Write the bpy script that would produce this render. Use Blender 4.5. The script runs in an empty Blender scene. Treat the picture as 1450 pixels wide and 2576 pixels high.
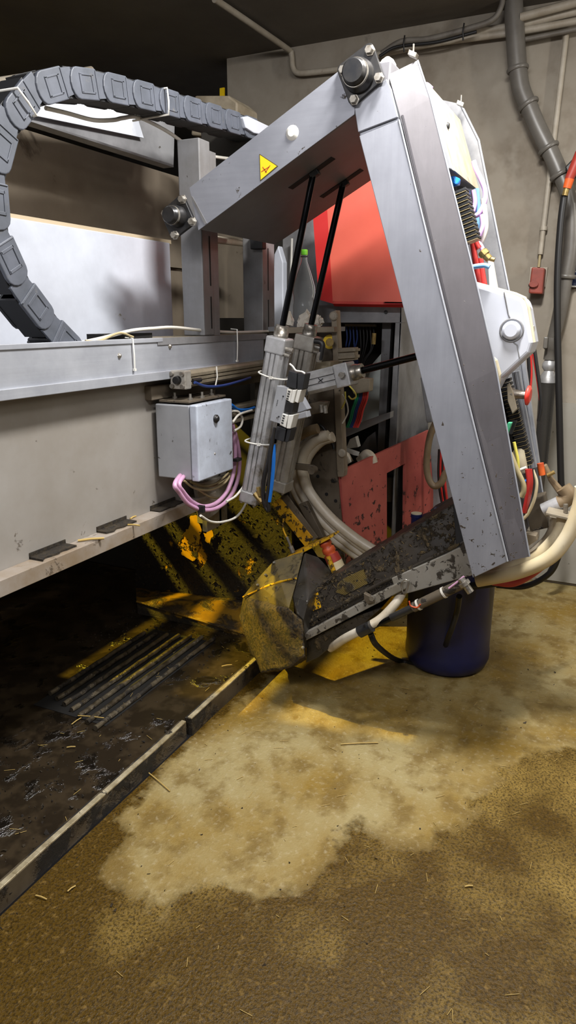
import bpy, bmesh, math, random
from mathutils import Vector, Matrix, noise
random.seed(7)
S = bpy.context.scene
COL = S.collection
R = math.radians

# ---------------------------------------------------------------- camera
# world: X runs along the stall away from the camera, Y to the left, Z up
F = 1784.0; PITCH = R(15.3); CH = 1.5
FX, FY = .904, .427
cam_d = bpy.data.cameras.new('camera'); cam = bpy.data.objects.new('camera', cam_d); COL.objects.link(cam)
cam_d.sensor_fit = 'VERTICAL'; cam_d.sensor_height = 36.0; cam_d.lens = 36.0 * F / 2576.0
cam_d.clip_start = .02; cam_d.clip_end = 60
cam.location = (0, 0, CH)
cam.rotation_euler = (math.pi/2 - PITCH, 0, math.atan2(FY, FX) - math.pi/2)
S.camera = cam
# ---------------------------------------------------------------- world, exposure
W = bpy.data.worlds.new('world'); S.world = W; W.use_nodes = True
W.node_tree.nodes['Background'].inputs[0].default_value = (.95, .93, 1.0, 1)
W.node_tree.nodes['Background'].inputs[1].default_value = .16
vs = S.view_settings
vs.view_transform = 'Standard'; vs.look = 'None'; vs.gamma = 1; vs.use_curve_mapping = False
vs.exposure = 0.0
# ---------------------------------------------------------------- lamps
def area_lamp(name, loc, target, sx, sy, power, color):
    d = bpy.data.lights.new(name, 'AREA'); d.shape = 'RECTANGLE'; d.size = sx; d.size_y = sy
    d.energy = power; d.color = color
    o = bpy.data.objects.new(name, d); COL.objects.link(o); o.location = loc
    o.rotation_euler = (Vector(target) - Vector(loc)).to_track_quat('-Z', 'Y').to_euler()
    return o
def spot_lamp(name, loc, target, power, color, angle, blend=.3, radius=.03):
    d = bpy.data.lights.new(name, 'SPOT'); d.energy = power; d.color = color; d.spot_size = R(angle)
    d.spot_blend = blend; d.shadow_soft_size = radius
    o = bpy.data.objects.new(name, d); COL.objects.link(o); o.location = loc
    o.rotation_euler = (Vector(target) - Vector(loc)).to_track_quat('-Z', 'Y').to_euler()
    return o
area_lamp('tube_light_machine', (2.1, .36, 2.93), (2.15, .45, 0), .7, .14, 112, (1.0, .98, .95))
area_lamp('tube_light_entrance', (-.9, .9, 2.85), (1.9, .7, .9), 1.2, .2, 52, (.98, .97, 1.0))
area_lamp('tube_light_room', (.4, -.7, 2.85), (1.9, 1.3, 1.0), 1.2, .2, 22, (1.0, .98, .96))
area_lamp('tube_light_wall', (2.7, -1.9, 2.8), (4.2, .1, 1.7), .16, 1.2, 44, (1.0, .95, .86))
spot_lamp('sodium_lamp', (1.7, 4.35, 2.85), (2.75, 1.3, .3), 1650, (1.0, .73, .04), 37, .25, .02)

# ---------------------------------------------------------------- pixel -> world
def ray(px, py):
    r = px - 725.0; u = 1288.0 - py
    fh = F*math.cos(PITCH) + u*math.sin(PITCH); z = u*math.cos(PITCH) - F*math.sin(PITCH)
    return Vector((FX*fh + FY*r, FY*fh - FX*r, z))
def on(ax, v, px, py):
    d = ray(px, py); i = 'XYZ'.index(ax)
    t = (v - (0, 0, CH)[i]) / d[i]
    return Vector((0, 0, CH)) + d*t
def onp(p0, n, px, py):
    d = ray(px, py); o = Vector((0, 0, CH)); n = Vector(n)
    return o + d*((Vector(p0)-o).dot(n)/d.dot(n))
def PX(v, pts): return [on('X', v, *p) for p in pts]
def PY(v, pts): return [on('Y', v, *p) for p in pts]
def PZ(v, pts): return [on('Z', v, *p) for p in pts]
def PV(pts): return [on('X', p[2], p[0], p[1]) for p in pts]      # (px, py, X)

# ---------------------------------------------------------------- materials
def srgb(c):
    return tuple(((x/255)/12.92 if x/255 <= .04045 else ((x/255+.055)/1.055)**2.4) for x in c) + (1,)
def mat(name, col, rough=.5, metal=0, var=None, dirt=None, dirtz=None, bump=None, spec=.5, aniso=None, rvar=0, trans=0, dirtrough=.7, wave=None, dirt2=None):
    m = bpy.data.materials.new(name); m.use_nodes = True
    nt = m.node_tree; N = nt.nodes; L = nt.links; b = N['Principled BSDF']
    b.inputs['Roughness'].default_value = rough; b.inputs['Metallic'].default_value = metal
    b.inputs['Specular IOR Level'].default_value = spec
    if trans: b.inputs['Transmission Weight'].default_value = trans
    tc = N.new('ShaderNodeTexCoord'); geo = N.new('ShaderNodeNewGeometry')
    base = N.new('ShaderNodeRGB'); base.outputs[0].default_value = srgb(col)
    out = base.outputs[0]
    def noi(scale, det=4, rough_=.55, vec=None, dist=0):
        n = N.new('ShaderNodeTexNoise'); n.inputs['Scale'].default_value = scale; n.inputs['Detail'].default_value = det
        n.inputs['Roughness'].default_value = rough_; n.inputs['Distortion'].default_value = dist
        L.new(vec or geo.outputs['Position'], n.inputs['Vector']); return n.outputs[0]
    def rng(v, a, b_, c=0, d=1):
        n = N.new('ShaderNodeMapRange'); L.new(v, n.inputs[0]); n.inputs[1].default_value = a; n.inputs[2].default_value = b_
        n.inputs[3].default_value = c; n.inputs[4].default_value = d; return n.outputs[0]
    def mix(f, a, b_):
        n = N.new('ShaderNodeMix'); n.data_type = 'RGBA'; L.new(f, n.inputs[0]); L.new(a, n.inputs[6])
        if isinstance(b_, tuple): n.inputs[7].default_value = b_
        else: L.new(b_, n.inputs[7])
        return n.outputs[2]
    rsock = None
    if var:
        out = mix(rng(noi(var[0], 6, .65), .35, .65), out, srgb(var[1]))
        if len(var) > 2: out = mix(rng(noi(var[2], 3, .6), .45, .6), out, srgb(var[3]))
    if aniso:   # brushed streaks along an axis
        mp = N.new('ShaderNodeMapping'); mp.inputs['Scale'].default_value = aniso; L.new(geo.outputs['Position'], mp.inputs['Vector'])
        st = noi(1, 5, .7, mp.outputs[0])
        out = mix(rng(st, .3, .8, 0, .25), out, srgb(tuple(int(x*.6) for x in col)))
    masks = []
    for dd in (dirt, dirt2):
        if dd:
            dc, sc, lo, hi = dd
            n = noi(sc, 6, .65, None, .4)
            if dirtz and dd is dirt:
                sx = N.new('ShaderNodeSeparateXYZ'); L.new(geo.outputs['Position'], sx.inputs[0])
                k = rng(sx.outputs[2], dirtz[0], dirtz[1], dirtz[2], 0)
                a = N.new('ShaderNodeMath'); a.operation = 'ADD'; L.new(n, a.inputs[0]); L.new(k, a.inputs[1]); n = a.outputs[0]
            msk = rng(n, lo, hi); masks.append(msk)
            dn = mix(rng(noi(sc*5, 4, .7), .3, .7), base.outputs[0], srgb(dc))
            nn = N.new('ShaderNodeRGB'); nn.outputs[0].default_value = srgb(dc)
            dn = mix(rng(noi(sc*4, 4, .7), .3, .7), nn.outputs[0], srgb(tuple(int(x*.55) for x in dc)))
            out = mix(msk, out, dn)
    L.new(out, b.inputs['Base Color'])
    if masks:
        rr = rng(masks[0], 0, 1, rough, dirtrough); L.new(rr, b.inputs['Roughness'])
        if metal: L.new(rng(masks[0], 0, 1, metal, 0), b.inputs['Metallic'])
    elif rvar:
        L.new(rng(noi(9, 4), .35, .65, rough-rvar, rough+rvar), b.inputs['Roughness'])
    h = None
    if bump:
        h = noi(bump[0], 7, .7)
        if masks:
            a = N.new('ShaderNodeMath'); a.operation = 'MULTIPLY'; L.new(h, a.inputs[0]); L.new(masks[0], a.inputs[1]); 
            h2 = N.new('ShaderNodeMath'); h2.operation = 'ADD'; L.new(a.outputs[0], h2.inputs[0]); L.new(masks[0], h2.inputs[1]); h = h2.outputs[0]
    if wave:
        w = N.new('ShaderNodeTexWave'); w.inputs['Scale'].default_value = wave[0]; w.bands_direction = wave[1]
        L.new(geo.outputs['Position'], w.inputs['Vector'])
        if h is None: h = w.outputs[1]
        else:
            a = N.new('ShaderNodeMath'); a.operation = 'ADD'; L.new(h, a.inputs[0]); L.new(w.outputs[1], a.inputs[1]); h = a.outputs[0]
    if h is not None:
        bp = N.new('ShaderNodeBump'); bp.inputs['Strength'].default_value = bump[1] if bump else .5
        bp.inputs['Distance'].default_value = bump[2] if bump and len(bump) > 2 else .004
        L.new(h, bp.inputs['Height']); L.new(bp.outputs[0], b.inputs['Normal'])
    return m
MUD = (62, 50, 34)
M = {}
M['steel'] = mat('brushed_steel', (150, 152, 160), .42, .35, var=(3, (134, 136, 144)), aniso=(3, 3, 60), dirt=(MUD, 26, .64, .68), bump=(60, .3, .002))
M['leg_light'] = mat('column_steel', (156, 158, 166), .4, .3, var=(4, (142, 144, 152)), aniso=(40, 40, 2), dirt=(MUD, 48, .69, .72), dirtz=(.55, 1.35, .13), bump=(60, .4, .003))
M['leg_shaded'] = mat('shaded_column_steel', (94, 91, 95), .45, .3, var=(4, (84, 81, 84)), aniso=(40, 40, 2), dirt=(MUD, 48, .69, .72), dirtz=(.6, 1.5, .13), bump=(60, .4, .003))  # column steel again, the side faces' shade put into a darker base colour
M['rail'] = mat('rail_aluminium', (176, 179, 186), .4, .3, var=(5, (155, 158, 166)), aniso=(2, 60, 60), dirt=((110, 98, 78), 9, .72, .8))
M['sheet'] = mat('stall_sheet', (152, 148, 143), .5, .15, var=(2, (136, 130, 122)), dirt=((74, 58, 38), 14, .66, .72), dirtz=(.75, 1.05, .05), bump=(80, .2, .002))
M['ledge'] = mat('ledge_metal', (150, 142, 134), .5, .1, var=(6, (128, 112, 92)), dirt=((72, 56, 36), 10, .60, .68), bump=(80, .5, .004))
M['white_sheet'] = mat('white_sheet', (200, 205, 216), .38, .15, var=(2.5, (178, 182, 192)), dirt=((150, 140, 105), 7, .70, .76))
M['stall_grey'] = mat('stall_panel_grey', (118, 108, 94), .7, 0, var=(2, (98, 88, 74)), dirt=((84, 72, 56), 6, .62, .7))
M['post'] = mat('post_steel', (128, 128, 130), .45, .2, var=(5, (108, 106, 104)), aniso=(30, 30, 3), dirt=((70, 58, 42), 24, .66, .7))
M['concrete'] = mat('wall_concrete', (148, 140, 127), .85, 0, var=(2.2, (120, 110, 96), 7, (140, 132, 119)), dirt=((72, 66, 58), 3.2, .66, .82), bump=(30, .35, .006), dirt2=((60, 54, 48), 25, .70, .74))
M['ceiling'] = mat('ceiling_concrete', (112, 106, 97), .9, 0, var=(1.5, (96, 90, 82)), bump=(20, .3, .006))
M['wall_paint'] = mat('wall_grey_paint', (150, 146, 137), .7, 0, var=(3, (140, 136, 126)), dirt=((70, 62, 50), 20, .68, .72))
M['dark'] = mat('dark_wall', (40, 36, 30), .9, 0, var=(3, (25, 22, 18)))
M['rubber'] = mat('black_plastic', (30, 31, 34), .5, 0, rvar=.1)
M['bpipe'] = mat('black_pipe', (62, 60, 57), .25, .3, rvar=.08)
M['rod'] = mat('black_rod', (22, 22, 23), .22, .8, rvar=.08)
M['chain'] = mat('chain_plastic', (84, 88, 98), .55, 0, var=(12, (70, 74, 82)), dirt=((112, 110, 108), 20, .62, .75))
M['chain_in'] = mat('chain_crossbar', (24, 25, 28), .6)
M['castiron'] = mat('bearing_iron', (38, 39, 42), .38, .5, var=(20, (58, 56, 54)), rvar=.1)
M['bolt'] = mat('zinc_bolt', (170, 166, 158), .35, .7, var=(40, (120, 112, 100)))
M['alu'] = mat('cylinder_aluminium', (192, 192, 194), .38, .45, var=(7, (145, 144, 142)), dirt=((96, 82, 60), 10, .60, .75), dirtz=(.75, 1.25, .12))
M['alu_dirty'] = mat('cylinder_dirty', (170, 166, 158), .45, .35, var=(7, (120, 112, 100)), dirt=((96, 82, 60), 10, .55, .75))
M['beige_alu'] = mat('dusty_profile', (140, 130, 112), .6, .1, var=(9, (110, 100, 82)))
M['box_grey'] = mat('enclosure_paint', (158, 160, 164), .45, .1, var=(4, (142, 144, 148)), dirt=((88, 84, 78), 26, .65, .7))
M['box_door'] = mat('enclosure_door', (165, 170, 182), .4, .1, var=(9, (190, 198, 212)), dirt=((82, 78, 74), 24, .63, .68))
M['box_dusty'] = mat('dusty_cover', (168, 160, 138), .7, 0, var=(8, (138, 128, 106)))
M['white'] = mat('white_plastic', (215, 214, 208), .45, 0, var=(9, (196, 192, 182)))
M['cover'] = mat('cover_plastic', (188, 191, 200), .42, 0, var=(5, (180, 183, 192)))
M['cover_edge'] = mat('cover_dusty_edge', (196, 186, 160), .6, 0, var=(10, (176, 164, 136)))
M['hose'] = mat('milk_hose', (206, 198, 182), .38, 0, var=(6, (176, 162, 138)), dirt=((104, 84, 60), 6, .60, .78))
M['hose_cream'] = mat('cream_hose', (206, 188, 148), .4, 0, var=(5, (216, 204, 176)), dirt=((150, 118, 70), 5, .6, .8))
M['hose_dirty'] = mat('dirty_hose', (130, 112, 86), .5, 0, var=(6, (104, 86, 62)))
M['pink'] = mat('pink_cable', (196, 150, 184), .4, 0, var=(8, (180, 138, 166)))
M['pinkl'] = mat('lilac_cable', (206, 170, 224), .4)
M['blue'] = mat('blue_hose', (30, 110, 200), .35)
M['bluel'] = mat('light_blue_tube', (120, 170, 220), .4)
M['wcable'] = mat('white_cable', (200, 196, 186), .45)
M['ycable'] = mat('yellow_cable', (212, 200, 90), .45)
M['beige_cable'] = mat('beige_cable', (158, 144, 108), .5)
M['green'] = mat('green_tube', (30, 130, 90), .4)
M['redtube'] = mat('red_tube', (176, 44, 40), .4)
M['dblue'] = mat('navy_tube', (32, 54, 110), .4)
M['black'] = mat('black_cable', (26, 25, 25), .45)
M['red'] = mat('red_door', (212, 98, 80), .45, 0, var=(1.2, (196, 84, 70)))
M['redside'] = mat('red_door_edge', (190, 40, 38), .5)
M['redp'] = mat('red_panel', (176, 88, 78), .5, 0, var=(3, (150, 66, 60)), dirt=((60, 32, 28), 22, .66, .70), dirtz=(.45, .95, .12), bump=(50, .3, .002))
M['cab'] = mat('cabinet_steel', (146, 146, 148), .5, .2, var=(3, (102, 102, 104)), dirt=((72, 64, 54), 25, .68, .72))
M['cabl'] = mat('backplate', (218, 226, 220), .5, 0)
M['brown_plate'] = mat('spattered_plate', (98, 88, 74), .6, .1, var=(6, (80, 70, 56)), dirt=((38, 30, 20), 18, .58, .63), bump=(50, .5, .004))
M['edge_plate'] = mat('frame_edge', (140, 128, 110), .5, .2, var=(6, (122, 110, 92)), dirt=((56, 46, 32), 24, .64, .68))
M['mud'] = mat('caked_manure', (42, 33, 20), .75, 0, var=(14, (66, 54, 33), 70, (30, 23, 14)), bump=(90, 1.0, .012))
M['mudstraw'] = mat('straw_manure', (66, 52, 28), .7, 0, var=(12, (100, 80, 40), 90, (38, 29, 15)), bump=(120, 1.0, .014))
M['yellowmud'] = mat('manured_yellow_plate', (200, 150, 20), .5, 0, var=(6, (170, 120, 14)), dirt=((38, 28, 13), 5.5, .34, .38), bump=(45, 1.0, .014))
M['yellowp'] = mat('bare_yellow', (206, 156, 20), .5, 0, var=(10, (180, 132, 14)), dirt=((54, 40, 18), 30, .60, .64), bump=(60, .6, .004))
M['kickmud'] = mat('kick_manure', (140, 104, 30), .45, 0, var=(9, (100, 76, 24)), dirt=((56, 42, 20), 9, .48, .6), bump=(50, .9, .008))
M['yellow'] = mat('yellow_bracket', (206, 158, 24), .45, 0, var=(8, (180, 130, 18)), dirt=((54, 40, 18), 40, .53, .58), bump=(70, .7, .004))
M['brass'] = mat('brass', (170, 146, 90), .4, .6, var=(30, (120, 98, 56)))
M['armblack'] = mat('arm_beam_manured', (52, 45, 36), .45, 0, var=(8, (34, 30, 26)), dirt=((104, 86, 54), 20, .52, .60), bump=(70, 1.0, .009))
M['armgrey'] = mat('arm_plate', (142, 138, 130), .5, .15, var=(6, (122, 116, 104)), dirt=((58, 48, 34), 30, .56, .61), bump=(60, .8, .005))
M['headnet'] = mat('head_fabric', (108, 92, 48), .45, 0, var=(9, (80, 68, 38)), dirt=((54, 44, 28), 12, .55, .62), bump=(60, .6, .006), wave=(70, 'DIAGONAL'))
M['headdark'] = mat('head_rubber', (58, 56, 54), .35, 0, var=(10, (42, 38, 32)), dirt=((84, 72, 46), 24, .58, .64), bump=(60, .8, .006))
M['jug'] = mat('blue_canister', (20, 26, 72), .4, 0, var=(5, (16, 20, 54)), dirt=((96, 92, 88), 5, .66, .8))
M['pipe'] = mat('grey_pipe', (104, 100, 94), .38, 0, var=(6, (88, 84, 78)))
M['conduit'] = mat('painted_conduit', (168, 160, 146), .55, 0, var=(10, (148, 138, 122)), dirt=((92, 66, 38), 14, .66, .74))
M['conduit_d'] = mat('dark_conduit', (112, 106, 98), .55, 0, var=(10, (92, 86, 78)))
M['socket'] = mat('red_socket', (146, 66, 52), .55, 0, var=(14, (116, 54, 44)))
M['orange'] = mat('orange_grip', (214, 92, 36), .5)
M['kerb'] = mat('kerb_metal', (92, 82, 66), .5, .3, var=(8, (64, 54, 40)), dirt=((30, 24, 15), 8, .48, .58), bump=(50, .6, .006))
M['kerblip'] = mat('kerb_worn_edge', (208, 196, 166), .35, .4, var=(14, (140, 126, 96)), dirt=((40, 32, 20), 18, .60, .64))
M['platform'] = mat('wet_platform', (38, 31, 22), .26, 0, var=(3, (30, 24, 17), 12, (52, 43, 31)), dirt=((26, 21, 15), 9, .56, .62), dirtrough=.22, bump=(26, .45, .012))
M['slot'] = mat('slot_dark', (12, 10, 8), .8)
M['bar'] = mat('grate_bar', (120, 110, 92), .3, .5, var=(20, (56, 48, 36)), dirt=((36, 28, 18), 15, .52, .6), bump=(60, .6, .006))
M['straw'] = mat('straw', (168, 142, 80), .6)
M['dullstraw'] = mat('dull_straw', (124, 102, 58), .6)
M['crumb'] = mat('manure_crumb', (50, 40, 24), .7, bump=(80, .8, .004))
M['ysign'] = mat('sign_yellow', (238, 200, 20), .45)
M['signmark'] = mat('sign_mark', (176, 78, 20), .5)
M['signblack'] = mat('sign_border', (70, 60, 20), .5)
M['ink'] = mat('ink', (40, 40, 42), .6)
M['bluesign'] = mat('blue_sign', (26, 40, 78), .4)
M['greencap'] = mat('green_cap', (120, 210, 50), .4)
M['grnmod'] = mat('green_module', (70, 160, 120), .5)
M['paper'] = mat('crumpled_paper', (206, 200, 188), .8, 0, var=(20, (180, 172, 158)), bump=(40, .6, .006))
M['orangec'] = mat('orange_rubber', (206, 96, 40), .45, 0, var=(14, (170, 60, 34)))
M['redc'] = mat('red_rubber', (156, 52, 40), .45)
M['redbtn'] = mat('red_button', (226, 62, 50), .4)
M['redhose'] = mat('red_hose', (190, 66, 66), .4)
M['beam_under'] = mat('beam_steel', (132, 132, 138), .45, .3, var=(4, (120, 118, 120)), dirt=((60, 52, 44), 10, .7, .74))
M['tan'] = mat('tan_edge', (168, 152, 126), .7)
M['brightsheet'] = mat('translucent_panel', (214, 216, 222), .45, 0, var=(9, (180, 184, 192)))
# bottle plastic
gb = mat('clear_bottle', (235, 240, 240), .08, 0, trans=.9); gb.node_tree.nodes['Principled BSDF'].inputs['IOR'].default_value = 1.12
M['bottle'] = gb

# ---------------------------------------------------------------- mesh helpers
class MB:
    def __init__(s): s.v = []; s.f = []; s.sm = []; s.mi = []
    def add(s, vs, fs, smooth=False, mi=0):
        o = len(s.v); s.v += [Vector(v) for v in vs]
        for f in fs: s.f.append(tuple(o+i for i in f)); s.sm.append(smooth); s.mi.append(mi)
        return s
    def prism(s, pts, d, mi=0):
        n = len(pts); d = Vector(d); a = [Vector(p) for p in pts]; b = [p + d for p in a]
        nrm = Vector()
        for i in range(n): nrm += a[i].cross(a[(i+1) % n])
        if nrm.dot(d) > 0: a.reverse(); b.reverse()
        fs = [tuple(range(n)), tuple(reversed(range(n, 2*n)))] + [((i+1) % n, i, i+n, (i+1) % n+n) for i in range(n)]
        return s.add(a+b, fs, False, mi)
    def box(s, lo, hi, mi=0):
        x0, y0, z0 = lo; x1, y1, z1 = hi
        return s.prism([(x0, y0, z0), (x1, y0, z0), (x1, y1, z0), (x0, y1, z0)], (0, 0, z1-z0), mi)
    def obox(s, c, ax, ay, az, mi=0):      # half-extent vectors
        c, ax, ay, az = map(Vector, (c, ax, ay, az))
        return s.prism([c-ax-ay-az, c+ax-ay-az, c+ax+ay-az, c-ax+ay-az], az*2, mi)
    def frame(s, p0, p1):
        d = (Vector(p1)-Vector(p0)); L = d.length; d = d/L if L > 0 else Vector((0, 0, 1))
        up = Vector((0, 0, 1)) if abs(d.z) < .9 else Vector((1, 0, 0))
        a = d.cross(up).normalized(); b = a.cross(d).normalized(); return d, a, b, L
    def lathe(s, p0, p1, prof, seg=20, mi=0, cap=True, smooth=True):     # prof: (t along 0..1, radius)
        p0 = Vector(p0); d, a, b, L = s.frame(p0, p1); vs = []; fs = []
        n = len(prof)
        for t, r in prof:
            for k in range(seg):
                an = 2*math.pi*k/seg; vs.append(p0 + d*(L*t) + (a*math.cos(an) + b*math.sin(an))*r)
        for i in range(n-1):
            for k in range(seg):
                k2 = (k+1) % seg; fs.append((i*seg+k, i*seg+k2, (i+1)*seg+k2, (i+1)*seg+k))
        s.add(vs, fs, smooth, mi)
        if cap:
            s.add(vs[:seg], [tuple(reversed(range(seg)))], False, mi); s.add(vs[-seg:], [tuple(range(seg))], False, mi)
        return s
    def cyl(s, p0, p1, r, r2=None, seg=20, mi=0):
        return s.lathe(p0, p1, [(0, r), (1, r if r2 is None else r2)], seg, mi)
    def tube(s, pts, r, seg=10, mi=0, cap=True):
        pts = [Vector(p) for p in pts]; n = len(pts); rr = r if isinstance(r, (list, tuple)) else [r]*n
        t0 = (pts[1]-pts[0]).normalized(); up = Vector((0, 0, 1)) if abs(t0.z) < .9 else Vector((1, 0, 0))
        a = t0.cross(up).normalized(); vs = []; fs = []
        for i in range(n):
            t = (pts[min(i+1, n-1)] - pts[max(i-1, 0)]).normalized()
            a = (a - t*a.dot(t)).normalized(); b = t.cross(a)
            for k in range(seg):
                an = 2*math.pi*k/seg; vs.append(pts[i] + (a*math.cos(an)+b*math.sin(an))*rr[i])
        for i in range(n-1):
            for k in range(seg):
                k2 = (k+1) % seg; fs.append((i*seg+k, i*seg+k2, (i+1)*seg+k2, (i+1)*seg+k))
        s.add(vs, fs, True, mi)
        if cap: s.add(vs[:seg], [tuple(reversed(range(seg)))], False, mi); s.add(vs[-seg:], [tuple(range(seg))], False, mi)
        return s
    def hull(s, pts, mi=0):
        bm = bmesh.new()
        for p in pts: bm.verts.new(p)
        bmesh.ops.convex_hull(bm, input=bm.verts[:])
        bm.verts.index_update(); keep = {v for f in bm.faces for v in f.verts}; ix = {v: i for i, v in enumerate(keep)}
        s.add([v.co.copy() for v in keep], [tuple(ix[v] for v in f.verts) for f in bm.faces], False, mi); bm.free(); return s
    def strip(s, A, B, mi=0, th=None):      # ribbon between two polylines, with thickness vector
        n = len(A); 
        for i in range(n-1):
            q = [A[i], A[i+1], B[i+1], B[i]]
            s.prism(q, th, mi)
        return s
ORG = {}
def obj(name, mb, mats, parent=None, bevel=0, org=None, seg=2, angle=40, recalc=True):
    if not isinstance(mats, (list, tuple)): mats = [mats]
    if parent is not None: o0 = ORG[parent.name]
    else:
        if org is None:
            xs = [v.x for v in mb.v]; ys = [v.y for v in mb.v]; zs = [v.z for v in mb.v]
            org = ((min(xs)+max(xs))/2, (min(ys)+max(ys))/2, min(zs))
        o0 = Vector(org)
    me = bpy.data.meshes.new(name); me.from_pydata([tuple(v-o0) for v in mb.v], [], mb.f)
    for m in mats: me.materials.append(M[m] if isinstance(m, str) else m)
    me.polygons.foreach_set('use_smooth', mb.sm); me.polygons.foreach_set('material_index', mb.mi)
    me.update()
    if recalc:
        bm = bmesh.new(); bm.from_mesh(me); bmesh.ops.recalc_face_normals(bm, faces=bm.faces); bm.to_mesh(me); bm.free()
    o = bpy.data.objects.new(name, me); COL.objects.link(o)
    if parent is not None: o.parent = parent
    else: o.location = o0
    ORG[o.name] = o0
    if bevel:
        b = o.modifiers.new('bevel', 'BEVEL'); b.width = bevel; b.segments = seg; b.limit_method = 'ANGLE'; b.angle_limit = R(angle); b.harden_normals = False
    return o
def rough(mb, cuts, amp, sc=14, seed=0):
    bm = bmesh.new(); vs = [bm.verts.new(v) for v in mb.v]
    for f in mb.f:
        try: bm.faces.new([vs[i] for i in f])
        except ValueError: pass
    bmesh.ops.remove_doubles(bm, verts=bm.verts[:], dist=1e-5)
    bmesh.ops.triangulate(bm, faces=bm.faces[:])
    for _ in range(cuts):
        le = [e for e in bm.edges if e.calc_length() > .02]
        if le: bmesh.ops.subdivide_edges(bm, edges=le, cuts=1); bmesh.ops.triangulate(bm, faces=bm.faces[:])
    bm.normal_update()
    for v in bm.verts: v.co += v.normal*amp*(noise.noise(v.co*sc+Vector((seed, 0, 0)))+.6*noise.noise(v.co*sc*3.1))
    bm.verts.index_update(); out = MB().add([v.co.copy() for v in bm.verts], [tuple(v.index for v in f.verts) for f in bm.faces], True); bm.free(); return out
def tag(o, label, cat, group=None):
    o['label'] = label; o['category'] = cat
    if group: o['group'] = group
    return o
def thing(name, loc, label, cat, group=None):
    o = bpy.data.objects.new(name, None); COL.objects.link(o); o.location = loc; o.empty_display_size = .05
    ORG[o.name] = Vector(loc); return tag(o, label, cat, group)
def struct(name, mb, mats, **k):
    o = obj(name, mb, mats, **k); o['kind'] = 'structure'; return o
def spl(pts, n=8):
    pts = [Vector(p) for p in pts]; out = []
    P = [pts[0]*2-pts[1]] + pts + [pts[-1]*2-pts[-2]]
    for i in range(1, len(P)-2):
        for k in range(n):
            t = k/n; a, b, c, d = P[i-1], P[i], P[i+1], P[i+2]
            out.append(.5*((2*b) + (c-a)*t + (2*a-5*b+4*c-d)*t*t + (3*b-a-3*c+d)*t**3))
    out.append(pts[-1]); return out
def cable(name, pts, r, m, label, cat, group=None, seg=8, parent=None, n=8):
    o = obj(name, MB().tube(spl(pts, n), r, seg), m, parent)
    if parent is None: tag(o, label, cat, group)
    return o

# ================================================================ SETTING
def smooth_poly(pts):
    return [v.to_2d() for v in pts]
clean = PZ(0, [(520,1850),(600,1760),(700,1690),(860,1600),(1060,1520),(1240,1480),(1500,1420),(1650,1600),(1560,1850),(1450,1885),(1350,1905),(1260,1945),(1210,2010),
               (1160,2075),(1080,2125),(990,2115),(905,2080),(850,2140),(790,2195),(740,2250),(640,2262),(560,2235),(500,2225),(400,2290),(330,2245),(262,2190),
               (330,2110),(290,2050),(390,1960),(420,1900)])
clean = [(p.x, p.y) for p in clean]
def sdist(x, y, poly):
    ins = False; dm = 9; n = len(poly)
    for i in range(n):
        x0, y0 = poly[i]; x1, y1 = poly[(i+1) % n]
        if (y0 > y) != (y1 > y) and x < (x1-x0)*(y-y0)/(y1-y0)+x0: ins = not ins
        dx, dy = x1-x0, y1-y0; t = max(0, min(1, ((x-x0)*dx+(y-y0)*dy)/(dx*dx+dy*dy+1e-12)))
        d = math.hypot(x-x0-t*dx, y-y0-t*dy); dm = min(dm, d)
    return dm if ins else -dm
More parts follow.
